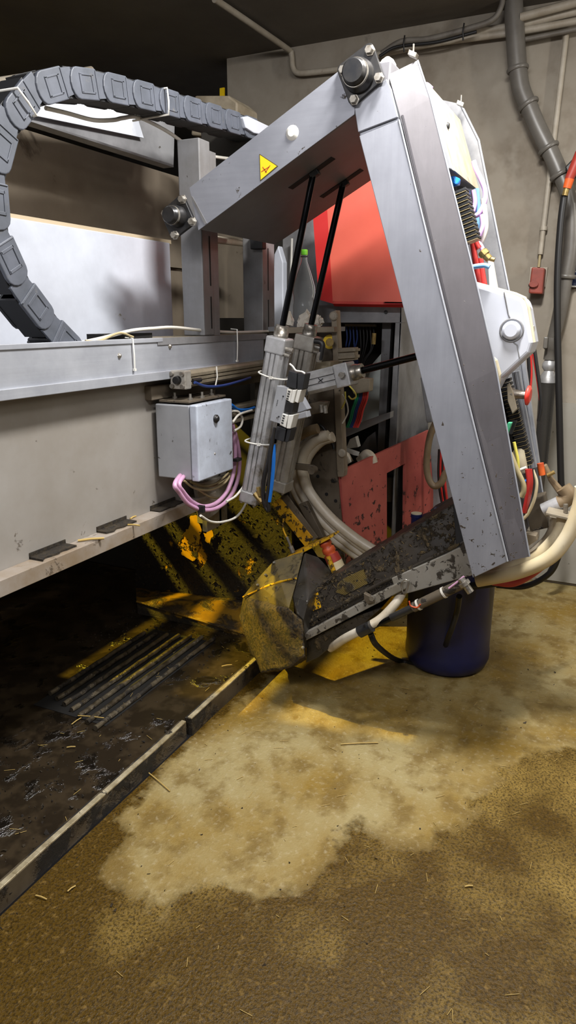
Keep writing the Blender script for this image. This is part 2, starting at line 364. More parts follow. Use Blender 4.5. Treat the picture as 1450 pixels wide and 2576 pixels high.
def build_floor():
    xs = [-2.5, -1.2, -.4, .2] + [.5+.025*i for i in range(149)]
    ys = [-3.5, -2.5, -1.9] + [-1.5+.025*i for i in range(114)]
    ys = [y for y in ys if y < 1.315] + [1.318]
    me = bpy.data.meshes.new('floor'); vs = [(x, y, 0) for x in xs for y in ys]; ny = len(ys)
    fs = [(i*ny+j, (i+1)*ny+j, (i+1)*ny+j+1, i*ny+j+1) for i in range(len(xs)-1) for j in range(ny-1)]
    me.from_pydata(vs, [], fs); a = me.attributes.new('clean', 'FLOAT', 'POINT')
    a.data.foreach_set('value', [max(-1, min(1, sdist(x, y, clean)/.30)) for x, y, z in vs])
    o = bpy.data.objects.new('floor', me); COL.objects.link(o); o['kind'] = 'structure'
    m = bpy.data.materials.new('wet_concrete_floor'); m.use_nodes = True; nt = m.node_tree; N = nt.nodes; L = nt.links; b = N['Principled BSDF']
    geo = N.new('ShaderNodeNewGeometry'); at = N.new('ShaderNodeAttribute'); at.attribute_name = 'clean'
    def noi(s, d=6, r=.6):
        n = N.new('ShaderNodeTexNoise'); n.inputs['Scale'].default_value = s; n.inputs['Detail'].default_value = d; n.inputs['Roughness'].default_value = r
        L.new(geo.outputs['Position'], n.inputs['Vector']); return n.outputs[0]
    def rng(v, a, b_, c=0, d=1):
        n = N.new('ShaderNodeMapRange'); L.new(v, n.inputs[0])
        for i, q in enumerate((a, b_, c, d)): n.inputs[i+1].default_value = q
        return n.outputs[0]
    def mth(op, a, b_):
        n = N.new('ShaderNodeMath'); n.operation = op
        for i, q in enumerate((a, b_)):
            if isinstance(q, (int, float)): n.inputs[i].default_value = q
            else: L.new(q, n.inputs[i])
        return n.outputs[0]
    def mix(f, a, b_):
        n = N.new('ShaderNodeMix'); n.data_type = 'RGBA'; L.new(f, n.inputs[0])
        for i, q in ((6, a), (7, b_)):
            if isinstance(q, tuple): n.inputs[i].default_value = srgb(q)
            else: L.new(q, n.inputs[i])
        return n.outputs[2]
    big = noi(2.2); mid = noi(9); fine = noi(55, 4); grain = noi(130, 3, .7)
    msk = rng(mth('ADD', at.outputs['Fac'], mth('MULTIPLY', mth('SUBTRACT', mid, .5), .9)), -.06, .10)
    cl = mix(rng(big, .4, .62), (144, 130, 90), (124, 100, 44))
    cl = mix(rng(mid, .48, .62, 0, .8), cl, (104, 84, 42))
    cl = mix(rng(fine, .55, .75, 0, .4), cl, (176, 166, 138))
    sx = N.new('ShaderNodeSeparateXYZ'); L.new(geo.outputs['Position'], sx.inputs[0])
    side = mth('ADD', noi(1.6, 6), mth('MULTIPLY', sx.outputs[1], -.13))
    we = mix(rng(side, .42, .60), (76, 56, 12), (136, 112, 56))
    we = mix(rng(grain, .46, .60, 0, .8), we, (40, 29, 7))
    we = mix(rng(fine, .58, .70, 0, .55), we, (126, 100, 50))
    col = mix(msk, we, cl)
    dk = noi(5, 7, .7)
    col = mix(rng(dk, .66, .72, 0, .7), col, (60, 46, 24))
    L.new(col, b.inputs['Base Color'])
    L.new(mth('ADD', rng(msk, 0, 1, .42, .55), mth('MULTIPLY', mth('SUBTRACT', fine, .5), .4)), b.inputs['Roughness'])
    b.inputs['Specular IOR Level'].default_value = .2
    bp = N.new('ShaderNodeBump'); bp.inputs['Strength'].default_value = .55; bp.inputs['Distance'].default_value = .006
    L.new(mth('ADD', fine, mth('MULTIPLY', grain, .8)), bp.inputs['Height']); L.new(bp.outputs[0], b.inputs['Normal'])
    me.materials.append(m)
build_floor()
XW = 4.2
struct('wall_back', MB().box((XW, -3.5, 0), (XW+.2, 2.39, 3.0)), 'concrete')
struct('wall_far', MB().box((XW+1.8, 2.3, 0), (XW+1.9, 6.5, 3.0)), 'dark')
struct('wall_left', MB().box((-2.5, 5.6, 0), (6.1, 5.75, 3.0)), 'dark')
struct('wall_right', MB().box((-2.5, -3.6, 0), (XW+.2, -3.5, 3.0)), 'concrete')
struct('ceiling', MB().box((-2.5, -3.6, 3.0), (6.1, 5.7, 3.1)), 'ceiling')
struct('trim_1', MB().box((XW-.02, -2.2, .02), (XW-.001, .36, 1.05)), 'wall_paint')
b = MB().box((-2.5, 1.345, -.12), (6.1, 5.6, .035)); struct('floor_platform', b, 'platform')

# kerb in two lengths with a gap at the joint
for i, (xa, xb, dz, lab) in enumerate([(.2, 1.93, .07, 'near length of dark metal kerb with a worn bright edge, reaching the lower left corner'),
                                  (1.95, 3.6, .075, 'far length of dark metal kerb with a worn edge, running under the arm head')]):
    y0 = 1.325 if i == 0 else 1.315
    t = thing('kerb_rail', ((xa+xb)/2, y0, 0), lab, 'kerb', 'kerb rails along the platform edge')
    f = MB(); n = 40
    pr = []
    for k in range(n+1):
        x = xa+(xb-xa)*k/n; pr.append((x, noise.noise(Vector((x*6, i, 0)))*.004))
    f.strip([(x, y0+w, 0) for x, w in pr], [(x, y0+w, dz-.006) for x, w in pr], th=(0, .03, 0)); obj('kerb_face', f, 'kerb', t)
    f = MB(); f.strip([(x, y0+w, dz-.005) for x, w in pr], [(x, y0+w+.018, dz-.005) for x, w in pr], th=(0, 0, .006)); obj('kerb_edge', f, 'kerblip', t, .001)

# grate in the platform
t = thing('drain_grate', (2.2, 1.8, .035), 'slotted drain grate with worn metal bars in the dark wet platform', 'grate')
obj('slot_bed', MB().box((1.82, 1.61, .0352), (2.6, 1.965, .037)), 'slot', t)
for k in range(7):
    y = 1.625 + k*.055
    f = MB(); n = 26; x0 = 1.78 + .02*k; x1 = 2.62 - .015*k
    A = []; 
    for j in range(n+1):
        x = x0+(x1-x0)*j/n; A.append(Vector((x, y+.003*noise.noise(Vector((x*9, k, 0))), .046+.003*noise.noise(Vector((x*14, k, 3))))))
    f.tube(A, [.0105+.002*noise.noise(Vector((a.x*20, k, 9))) for a in A], 8); obj('bar', f, 'bar', t)

# ================================================================ STALL SIDE
YS = 1.56
# lower grey sheet and its ledge
t = thing('stall_side_panel', (.9, YS, .76), 'long grey sheet metal stall panel below the rail with a dirty folded ledge', 'panel')
xe = on('Y', YS, 480, 1283).x + .22
obj('sheet', MB().box((-.8, YS, .79), (xe, YS+.02, 1.33)), 'sheet', t)
f = MB().box((-.8, 1.5025, .79), (xe-.12, YS-.0005, .803)).box((-.8, 1.497, .755), (xe-.12, 1.502, .803)); obj('ledge', f, 'ledge', t, .0015)
for (a, b_) in [((75, 1415), (165, 1377)), ((243, 1338), (318, 1315)), ((378, 1290), (440, 1268))]:
    p = on('Y', YS, *a); q = on('Y', YS, *b_); f = MB(); n = 14; A = []; B = []
    for j in range(n+1):
        x = p.x+(q.x-p.x)*j/n; A.append(Vector((x, YS-.045+.014*noise.noise(Vector((x*30, 1, 0))), .8035))); B.append(Vector((x, YS+.004, .8035)))
    f.strip(A, B, th=(0, 0, .006)); f.box((p.x, YS-.003, .803), (q.x, YS, .822)); obj('dirt_pile', f, 'mud', t)
# support web under panel far end
obj('end_bracket', MB().box((xe-.12, YS-.015, .62), (xe+.05, YS+.01, 1.0)).box((xe-.02, YS-.015, .62), (xe, YS+.10, .95)), 'alu_dirty', t, .002)

# upper white sheet + structure above
YU = 1.78
f = MB().box((-.2, YU, 1.30), (2.62, YU+.02, 1.80)); s1 = tag(obj('splash_sheet', f, 'white_sheet', bevel=.003), 'large pale white sheet panel behind the cable chain loop', 'panel')
f = MB().box((-.2, YU+.30, 1.74), (3.3, YU+.32, 2.16)); tag(obj('stall_lining', f, 'stall_grey'), 'dusty beige-grey inner stall panel above the white sheet', 'panel')
f = MB().box((-.6, YU+.02, 1.80), (2.66, YU+.30, 1.815)); tag(obj('stall_shelf', f, 'tan'), 'narrow tan dusty shelf edge on top of the white sheet', 'shelf')
t = thing('top_beam', (1.2, YU, 2.09), 'grey channel beam spanning above the inner stall panel', 'beam')
obj('web', MB().prism(PY(1.86, [(60, 225), (440, 295), (437, 415), (-60, 258), (-60, 235)]), (0, .015, 0)).prism(PY(1.83, [(-60, 258), (437, 415), (437, 421), (-60, 262)]), (0, .05, 0)), 'cab', t)
obj('light_panel', MB().prism(PY(1.84, [(85, 235), (340, 275), (362, 347), (85, 290)]), (0, .008, 0)), 'brightsheet', t)
# top left rails
for k, (a, b_, r_) in enumerate([((0, 222), (230, 178), .016), ((0, 258), (110, 240), .020), ((0, 205), (150, 178), .012)]):
    p = on('Y', 2.1+.05*k, a[0]-60, a[1]+8); q = on('Y', 2.1+.05*k, *b_)
    lab = ['upper pale rail behind the top of the chain loop', 'thick pale rail left of the chain loop top', 'thin topmost pale rail behind the chain loop'][k]
    tag(obj('stall_rail', MB().cyl(p, q, r_), 'conduit'), lab, 'rail', 'pale rails at the upper left')
# posts
def post(name, pxs, X, dX, m, lab, slots):
    p = PX(X, pxs); t = thing(name, p[3], lab, 'post', 'upright posts of the stall frame')
    f = MB().prism(p, (dX, 0, 0)); obj('post_body', f, m, t, .004)
    for (a, b_) in slots:
        A = on('Y', min(v.y for v in p)-.002, *a); B = on('Y', min(v.y for v in p)-.002, *b_)
        obj('slot', MB().obox((A+B)/2, ((.0035, 0, 0)), (0, .002, 0), (B-A)/2), 'slot', t)
def stall_post(px0, px1, X, lab, w):
    a = on('X', X, *px0); b_ = on('X', X, *px1)      # left (far Y) edge at top / bottom
    t = thing('stall_post', (X, b_.y-w/2, 1.3), lab, 'post', 'upright posts of the stall frame')
    y0 = (a.y+b_.y)/2
    obj('post_body', MB().box((X, y0-w, 1.434), (X+.075, y0, 2.13)), 'post', t, .004)
    for z0, z1 in ((1.46, 1.58), (1.62, 1.80), (1.84, 1.98)):
        obj('slot', MB().box((X+.05, y0-w-.0015, z0), (X+.057, y0-w+.004, z1)), 'slot', t)
    obj('post_flange', MB().box((X+.075, y0-w+.002, 1.434), (X+.12, y0-w+.008, 2.1)), 'post', t)
    return y0
stall_post((440, 400), (468, 800), 2.42, 'left upright steel post beside the white sheet', .095)
stall_post((612, 640), (612, 820), 2.95, 'right upright steel post left of the clear bottle', .10)
f = MB().box((1.95, YU+.32, 1.17), (4.1, YU+.34, 2.1)); tag(obj('recess_panel', f, 'stall_grey'), 'dark brownish panel between the two upright posts', 'panel')  # panel between the posts, extended down and sideways to block sodium light
# horizontal dusty pipe between posts and black clamp
p = on('X', 2.6, 500, 566); q = on('X', 3.0, 640, 585)
tag(obj('stall_pipe', MB().cyl(on('Y', 1.72, 500, 562), on('Y', 1.72, 655, 590), .018), 'beige_alu'), 'dusty horizontal pipe passing behind the left bearing', 'pipe')
tag(obj('pale_hose_end', MB().tube(spl([on('Y', 1.8, 505, 597), on('Y', 1.8, 560, 605), on('Y', 1.8, 625, 613)]), .017), 'hose'), 'short pale hose running between the upright posts', 'hose')
tag(obj('pipe_clamp', MB().obox(on('X', 2.93, 650, 606), (.02, 0, 0), (0, .03, 0), (0, 0, .035)), 'chain_in', bevel=.004), 'black plastic clamp block on the right post', 'clamp')
f = MB().prism(PX(3.35, [(690, 640), (700, 618), (712, 660), (712, 830), (684, 830)]), (.05, 0, 0)); tag(obj('pale_guard', f, 'white_sheet', bevel=.004), 'narrow pale guard strip left of the clear bottle', 'guard')
f = MB().prism(PX(3.55, [(712, 600), (800, 520), (850, 780), (850, 840), (712, 840)]), (.05, 0, 0)); tag(obj('grey_backing', f, 'cab'), 'grey sheet standing behind the clear bottle', 'panel')
tag(obj('pale_rod', MB().cyl(on('X', 3.5, 735, 600), on('X', 3.5, 731, 740), .006), 'white'), 'thin white upright rod behind the left piston rod', 'rod')

# ---------------------------------------------------------------- carriage rail
t = thing('carriage_rail', (1.4, 1.53, 1.29), 'long silver rail beam the chain and arm carriage run on', 'rail')
f = MB().box((-.8, 1.5, 1.293), (2.92, 1.506, 1.43)).box((-.8, 1.5, 1.293), (2.92, 1.62, 1.299)).box((-.8, 1.5, 1.424), (1.98, 1.515, 1.43)).box((-.8, 1.614, 1.293), (2.92, 1.62, 1.41))
f.box((-.8, 1.488, 1.288), (2.92, 1.5, 1.318)); obj('profile', f, 'rail', t, .002)
x0 = on('Y', 1.5, 395, 850).x
obj('top_cover', MB().box((x0-.001, 1.499, 1.424), (2.95, 1.64, 1.4325)), 'beige_alu', t, .001)
obj('cover_lip', MB().box((x0, 1.497, 1.408), (2.95, 1.4989, 1.4325)), 'cab', t)
obj('top_lip', MB().box((-.8, 1.4955, 1.418), (x0+.03, 1.5, 1.4335)), 'rail', t, .002)
obj('dark_opening', MB().box((1.86, 1.53, 1.4326), (2.12, 1.6, 1.45)), 'slot', t)
for c in ((427, 871), (300, 895)):
    p = on('Y', 1.5, *c); obj('rivet', MB().lathe(p+Vector((0, -.008, 0)), p, [(0, .003), (.4, .007), (1, .009)], 12), 'bolt', t)
for k, (a, b_) in enumerate((((334, 853), (339, 930)), ((597, 830), (597, 908)))):
    p = on('Y', 1.494, *a); q = on('Y', 1.494, *b_)
    f = MB().tube([p+Vector((0, .03, .004)), p+Vector((0, 0, .002)), (p+q)/2+Vector((0, -.002, 0)), q], .0028, 6).obox(q, (.005, 0, 0), (0, .004, 0), (0, 0, .004))
    tag(obj('cable_tie', f, 'white'), ['white cable tie hanging over the rail below the chain foot', 'white cable tie over the rail left of the cylinders'][k], 'cable tie', 'cable ties over the rail')
cable('white_cable', PY(1.52, [(205, 862), (260, 850), (330, 832), (390, 826), (440, 824), (520, 832), (600, 836), (700, 832)]), .006, 'wcable', 'white cable lying along the top of the rail', 'cable')
cable('thin_cable', PY(1.5, [(215, 858), (250, 858), (300, 838), (335, 848)]), .004, 'beige_cable', 'short beige cable at the foot of the chain', 'cable')

# ---------------------------------------------------------------- energy chain
def chain():
    YC = 1.512; WD = .088
    path = spl(PY(YC, [(212, 900), (150, 838), (98, 780), (56, 715), (18, 640), (-7, 560), (-12, 480), (-4, 385), (36, 290), (108, 215), (205, 207), (297, 224), (380, 243), (455, 266), (525, 287), (595, 308), (660, 330)]), 12)
    t = thing('energy_chain', (1.7, YC, 1.43), 'big grey plastic energy chain looping above the rail at left', 'cable chain')
    # arc length resample
    ds = [0]
    for a, b_ in zip(path, path[1:]): ds.append(ds[-1]+(b_-a).length)
    Lk = .146; n = int(ds[-1]/Lk)
    def at(s):
        for i in range(len(ds)-1):
            if ds[i+1] >= s: return path[i].lerp(path[i+1], (s-ds[i])/(ds[i+1]-ds[i]))
        return path[-1]
    P = [at(k*Lk) for k in range(n+1)]
    H = .041
    for k in range(n):
        a, b_ = P[k], P[k+1]; d = (b_-a).normalized(); nn = Vector((d.z, 0, -d.x))    # in XZ plane, nn points inward
        if True:
            Yv = Vector((0, 1, 0)); L = (b_-a).length
            # rounded plate outline
            out = []
            for j in range(9):
                an = math.pi/2 + math.pi*j/8; out.append(a + d*(L*.32) + d*(math.cos(an)*H*.80) + nn*(math.sin(an)*H))
            out += [a + d*(L*.90) - nn*H, a + d*(L*.90) + nn*H]
            f = MB().prism(out, (0, .012, 0)); lk = obj('chain_link', f, 'chain', t, .003)
            # rear stepped neck of the side plate
            q = [a + d*(L*.85) - nn*H*.90, a + d*(L*1.22) - nn*H*.80, a + d*(L*1.22) + nn*H*.80, a + d*(L*.85) + nn*H*.90]
            f = MB().prism([v+Vector((0, .005, 0)) for v in q], (0, .010, 0))
            # raised frame
            for (u0, u1, w0, w1) in ((.36, .42, -.6, .6), (.72, .78, -.6, .6), (.36, .78, .5, .62), (.36, .78, -.62, -.5), (.86, .885, -.9, .9)):
                q = [a+d*L*u0+nn*H*w0, a+d*L*u1+nn*H*w0, a+d*L*u1+nn*H*w1, a+d*L*u0+nn*H*w1]
                f.prism([v - Vector((0, .0025, 0)) for v in q], (0, .003, 0))
            obj('side_relief', f, 'chain', lk, .001)
            f = MB().prism([v+Vector((0, WD, 0)) for v in out], (0, .012, 0))
            for sgn in (1, -1):
                q = [a+d*L*.02+nn*H*sgn*.97, a+d*L*.98+nn*H*sgn*.97, a+d*L*.98+nn*H*sgn*.80, a+d*L*.02+nn*H*sgn*.80]
                f.prism([v+Vector((0, .012, 0)) for v in q], (0, WD-.012, 0))
            obj('crossbar', f, 'chain_in', lk, .001)
    return P
chain()
for k, (a, b_) in enumerate((((45, 222), (92, 290)), ((421, 222), (425, 288)))):
    p = on('Y', 1.500, *a); q = on('Y', 1.500, *b_)
    f = MB().tube([p+Vector((0, .15, .002)), p, (p+q)/2+Vector((0, -.002, 0)), q, q+Vector((0, .15, -.004))], .0035, 6)
    tag(obj('cable_tie', f, 'white'), ['white cable tie round the upper left bend of the chain', 'white cable tie round the middle of the chain top run'][k], 'cable tie', 'cable ties on the chain')
cable('grey_cable', PY(1.62, [(115, 272), (170, 285), (235, 302), (285, 302), (310, 297), (350, 296), (420, 330), (480, 372), (520, 390), (580, 400)]), .0065, 'wcable', 'pale cable sagging below the chain top run', 'cable')
f = MB().prism(PY(1.50, [(612, 295), (625, 292), (680, 318), (690, 345), (640, 335), (620, 322)]), (0, .14, 0)); tag(obj('chain_bracket', f, 'cover', bevel=.004), 'pale end bracket where the chain meets the upper arm', 'bracket')
f = MB().prism(PX(3.1, [(490, 240), (575, 240), (597, 258), (597, 350), (480, 340)]), (.2, 0, 0)); tag(obj('pale_cover', f, 'beige_alu', bevel=.008), 'rounded pale cover peeking over the chain top run', 'cover')
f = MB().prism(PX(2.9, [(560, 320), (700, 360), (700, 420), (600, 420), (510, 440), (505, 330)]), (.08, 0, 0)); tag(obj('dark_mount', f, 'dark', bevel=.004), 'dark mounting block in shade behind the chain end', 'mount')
# ================================================================ ROBOT: upper arm
XA = 2.25; DA = .60
t = thing('upper_arm', on('X', XA, 500, 578), 'wide silver upper arm beam with warning triangle rising to the right', 'robot arm')
pp = PX(XA, [(480, 470), (870, 168), (985, 150), (975, 262), (895, 288), (500, 578)])
obj('beam', MB().prism(pp, (DA, 0, 0)), 'beam_under', t, .005)
f = MB().prism([v+Vector((-.004, 0, 0)) for v in PX(XA, [(478, 473), (866, 170), (905, 160), (893, 289), (501, 580)])], (.004, 0, 0)); obj('side_plate', f, 'steel', t, .001)
f = MB().prism([v+Vector((-.006, 0, 0)) for v in PX(XA, [(482, 497), (486, 494), (523, 562), (518, 566)])], (.003, 0, 0)); obj('weld_seam', f, 'post', t)
c = on('X', XA, 737, 335); obj('plug_cap', MB().lathe(c+Vector((-.012, 0, 0)), c, [(0, .012), (.5, .021), (1, .0255)], 24), 'white', t)
tri = PX(XA-.005, [(653, 387), (700, 418), (655, 456)]); cc = (tri[0]+tri[1]+tri[2])/3
sg = obj('warning_sign', MB().prism(tri, (.001, 0, 0)), 'signblack', t, None); sg['label'] = 'yellow warning triangle'
obj('sign_face', MB().prism([cc+(v-cc)*.90+Vector((-.001, 0, 0)) for v in tri], (.001, 0, 0)), 'ysign', sg)
def stroke(a, b_, w, X): 
    A = on('X', X, *a); B = on('X', X, *b_); d = (B-A).normalized(); n_ = Vector((0, -d.z, d.y))*w
    return [A-n_, B-n_, B+n_, A+n_]
f = MB()
for a, b_ in (((658, 432), (677, 420)), ((661, 420), (671, 434)), ((668, 434), (680, 416))): f.prism(stroke(a, b_, .0014, XA-.0065), (.0005, 0, 0))
obj('sign_mark', f, 'signmark', sg)
# slots for rods on underside
P0 = on('X', XA, 500, 578); P1 = on('X', XA, 895, 288); sl = (P1-P0).normalized()
UN = Vector((0, sl.z, -sl.y)); UN = UN if UN.z < 0 else -UN
def under(px, py): return onp(P0, UN, px, py)
for a in ((790, 432), (865, 458)):
    c = under(*a); obj('rod_slot', MB().obox(c-sl*.01, (.018, 0, 0), sl*.09, UN*.0015), 'slot', t)
    obj('rod_lug', MB().obox(c+UN*.006, (.012, 0, 0), sl*.016, UN*.012), 'castiron', t, .002)

def bearing(px, bolts, hub, r, lab):
    C = on('X', XA-.02, *px); t = thing('flange_bearing', C, lab, 'bearing', 'flange bearings of the upper arm')
    pts = []
    for b_ in bolts:
        c = on('X', XA-.006, *b_)
        for k in range(12):
            a = 2*math.pi*k/12; 
            for dx in (0, -.016): pts.append(c+Vector((dx, math.cos(a)*r*.42, math.sin(a)*r*.42)))
    obj('flange_plate', MB().hull(pts), 'castiron', t, .002)
    h = on('X', XA-.05, *hub); cc_ = on('X', XA-.02, *px)
    obj('hub', MB().lathe(cc_, cc_+Vector((-.06, 0, 0)), [(0, r*1.25), (.35, r*1.2), (.5, r), (.7, r), (.72, r*.9), (.95, r*.9), (1, r*.8)], 28), 'castiron', t)
    obj('cap_ring', MB().lathe(cc_+Vector((-.032, 0, 0)), cc_+Vector((-.042, 0, 0)), [(0, r*1.04), (1, r*1.04)], 28), 'bolt', t)
    for b_ in bolts:
        c = on('X', XA-.022, *b_); obj('bolt', MB().lathe(c, c+Vector((-.018, 0, 0)), [(0, .016), (.25, .016), (.26, .012), (1, .011)], 6, smooth=False), 'bolt', t, .001)
bearing((448, 545), [(461, 502), (419, 538), (486, 558), (442, 592)], (437, 545), .030, 'black flange bearing at the lower left end of the upper arm')
bearing((905, 192), [(932, 128), (866, 178), (955, 197), (893, 252)], (895, 192), .038, 'larger black flange bearing at the apex of the arm')
c = on('X', XA+.06, 975, 172); tag(obj('dome_cap', MB().lathe(c-Vector((0, .0, .012)), c+Vector((0, 0, .03)), [(0, .026), (.5, .026), (.8, .018), (1, .006)], 18), 'white'), 'white dome cap behind the apex bearing', 'cap')

# ================================================================ column (the near leg)
t = thing('arm_column', on('X', XA, 1190, 1450), 'tall silver box column of the arm leaning down to the right', 'robot arm')
LL = [(893, 268), (905, 335), (1195, 1452)]
pr = PX(XA, [(893, 268), (974, 200), (986, 225), (1003, 300), (1118, 770), (1278, 1412), (1191, 1453), (1100, 1108), (904, 340)])
pz = [pr[0], pr[1], pr[2], pr[3], pr[5], pr[6], pr[8]]
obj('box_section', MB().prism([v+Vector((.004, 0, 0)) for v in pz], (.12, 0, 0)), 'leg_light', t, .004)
top = [pr[0], pr[1], pr[2], pr[3], pr[8]]
s_ = on('X', XA, 1003, 296); l_ = on('X', XA, 903, 334)
obj('top_cover', MB().prism([v+Vector((-.006, 0, 0)) for v in (pr[0], pr[1], pr[2], s_, l_)], (.010, 0, 0)), 'leg_light', t, .002)
s2 = on('X', XA, 1004, 303); l2 = on('X', XA, 905, 343)
obj('front_plate', MB().prism([v+Vector((-.004, 0, 0)) for v in (l2, s2, pr[5], pr[6])], (.008, 0, 0)), 'leg_light', t, .002)
# near flange of the channel, turned outwards
OA = [(978, 188), (1005, 296), (1119, 768), (1279, 1411)]
OB = [(1051, 152), (1083, 248), (1199, 713), (1333, 1400)]
OBm = [(1051, 152), (1083, 248), (1199, 713), (1249, 929), (1333, 1400)]
OAm = [(978, 188), (1007, 290), (1118, 756), (1170, 968), (1279, 1411)]
A = PX(XA+.002, OAm); B = PX(XA+.055, OBm)
obj('near_flange', MB().strip(A, B, th=(.006, .001, 0)), 'leg_shaded', t)
e = MB().tube([v+Vector((.001, 0, 0)) for v in B], .003, 8); obj('flange_edge', e, 'rail', t)
e = MB().tube([v+Vector((-.004, 0, 0)) for v in PX(XA, [(1005, 303), (1119, 770), (1278, 1411)])], .0035, 8); obj('corner_bead', e, 'rail', t)
# web and far flange
XF = XA+DA
Aw = [v+Vector((.12, .0, 0)) for v in A]; Af = [Vector((XF, v.y, v.z)) for v in A]
obj('web', MB().strip([v+Vector((.0, -.01, 0)) for v in A[1:]], [v+Vector((0, -.01, 0)) for v in Af[1:]], th=(0, .006, 0)), 'leg_shaded', t)
Fe = PX(XF, [(1160, 262), (1205, 353), (1282, 735), (1332, 1030), (1380, 1328)])
# inner ends of far flange follow the web
Fi = []
for v in Fe:
    zs = [a.z for a in Af]
    for i in range(len(Af)-1):
        if Af[i].z >= v.z >= Af[i+1].z or i == len(Af)-2:
            k = (Af[i].z-v.z)/(Af[i].z-Af[i+1].z); q = Af[i].lerp(Af[i+1], min(1, k)); break
    Fi.append(Vector((XF, q.y, v.z+.03)))
obj('far_flange', MB().strip(Fe, Fi, th=(.004, 0, 0)), 'cab', t)
obj('far_flange_edge', MB().tube(Fe, .004, 8), 'rail', t)
# clips on top
for a, lab_ in (((1040, 138), 0), ((1160, 262), 1)):
    X_ = XA+.05 if lab_ == 0 else XF-.05
    c = on('X', X_, *a); obj('clip', MB().obox(c, (.012, 0, 0), (0, .012, .006), (0, .002, -.006)).cyl(c, c+Vector((0, 0, .028)), .003), 'bolt', t, .001)
def colpt(X, px, py): return on('X', X, px, py)

# controller box on the open side
t = thing('control_box', on('X', 2.6, 1170, 475), 'dusty beige topped control box high in the column channel', 'box')
p0 = on('X', 2.40, 1082, 218); y_t = p0.y; p1 = on('X', 2.40, 1140, 428)
q0 = Vector((2.82, p0.y, p0.z+.0)); q1 = Vector((2.82, p1.y, p1.z))
obj('body', MB().prism([p0, p1, p1+Vector((0, .11, .035)), p0+Vector((0, .11, .035))], (.42, 0, 0)), 'box_grey', t, .003)
obj('lid', MB().prism([p0+Vector((0.01, -.003, 0)), p1+Vector((.01, -.003, 0)), p1+Vector((.01, 0, 0)), p0+Vector((.01, 0, 0))], (.41, 0, 0)), 'box_dusty', t)
cc = (p0*.62+p1*.38)+Vector((.10, -.004, 0)); obj('latch', MB().lathe(cc+Vector((0, -.006, 0)), cc, [(0, .008), (1, .012)], 12), 'ink', t)
# blue plug
c = on('X', 2.46, 1146, 455); tag(obj('blue_plug', MB().hull([c+Vector(v) for v in [(-.02, .0, .012), (.02, 0, .012), (.025, -.012, -.012), (-.02, -.012, -.016), (0, -.018, .004), (-.02, .03, .01), (.02, .03, .01), (0, .03, -.02)]]), 'blue', bevel=.004), 'bright blue plug under the control box', 'plug')
# slotted wiring ducts
def duct(a, b_, X, n, lab, w=.028, depth=.06):
    A = on('X', X, *a); B = on('X', X, *b_); t = thing('wiring_duct', (A+B)/2, lab, 'wiring duct', 'slotted black wiring ducts in the column')
    d = (B-A); L = d.length; d.normalize(); nrm = Vector((0, -d.z, d.y)); nrm = nrm if nrm.y < 0 else -nrm
    obj('duct_base', MB().obox((A+B)/2-nrm*(.015), (depth/2, 0, 0), nrm*.01, d*L/2), 'black', t)
    f = MB()
    for k in range(n):
        c = A + d*L*(k+.5)/n + nrm*.01
        f.obox(c, (depth/2, 0, 0), nrm*.022, d*L/n*.30)
    obj('duct_fingers', f, 'rubber', t, .001)
    f = MB()
    for k in range(n):
        c = A + d*L*(k+.98)/n + nrm*.012
        f.obox(c, (depth/2+.002, 0, 0), nrm*.018, d*.0008)
    obj('duct_gaps', f, 'beige_cable', t)
duct((1152, 482), (1184, 610), 2.47, 12, 'upper black wiring duct below the control box')
duct((1262, 955), (1320, 1170), 2.62, 22, 'lower black wiring duct behind the red stop button', depth=.05)
# cables in channel
def XC(X, pts): return PX(X, pts)
cable('lilac_cable', XC(2.62, [(1192, 405), (1198, 425), (1210, 450), (1221, 480), (1219, 510), (1205, 538), (1184, 546)]), .0085, 'pinkl', 'lilac cable bulging beside the control box', 'cable', 'lilac cables in the column')
cable('lilac_cable', XC(2.55, [(1066, 217), (1074, 214), (1086, 224)]), .008, 'pinkl', 'lilac cable stub above the control box', 'cable', 'lilac cables in the column')
cable('lilac_cable', XC(2.64, [(1192, 478), (1196, 510), (1190, 535), (1188, 548)]), .008, 'pinkl', 'short upper lilac cable left of the bulging lilac loop', 'cable', 'lilac cables in the column')
cable('lilac_cable', XC(2.60, [(1212, 540), (1215, 568), (1208, 590), (1198, 605), (1210, 618), (1220, 640)]), .008, 'pinkl', 'lower lilac cable curving past the red cables', 'cable', 'lilac cables in the column')
cable('white_cable', XC(2.62, [(1216, 500), (1222, 545), (1223, 575), (1216, 600), (1206, 618)]), .0085, 'wcable', 'thick white cable beside the lilac cables in the column', 'cable')
cable('grey_cable', XC(2.66, [(1199, 475), (1203, 520), (1202, 560), (1198, 590)]), .0095, 'bluel', 'pale ribbed conduit between the lilac cables', 'cable')
cable('yellow_cable', XC(2.56, [(1172, 480), (1175, 505), (1174, 520)]), .007, 'ycable', 'short yellow cable right of the upper duct', 'cable')
cable('blue_cable', XC(2.6, [(1179, 480), (1183, 510), (1185, 525)]), .006, 'dblue', 'short dark blue cable beside the yellow one', 'cable')
cable('red_cable', XC(2.54, [(1174, 515), (1184, 560), (1198, 610), (1206, 625)]), .010, 'redtube', 'uppermost red cable bundle in the column', 'cable', 'red cables in the column')
cable('red_cable', XC(2.54, [(1190, 610), (1196, 650), (1202, 690), (1206, 725)]), .010, 'redtube', 'left red cable behind the brass valve', 'cable', 'red cables in the column')
cable('red_cable', XC(2.58, [(1208, 650), (1213, 685), (1220, 725)]), .011, 'redtube', 'right red cable entering the grey cover', 'cable', 'red cables in the column')
cable('blue_tube', XC(2.45, [(1180, 674), (1200, 670), (1220, 668), (1232, 672)]), .008, 'bluel', 'light blue and white air tube under the brass valve', 'tube')
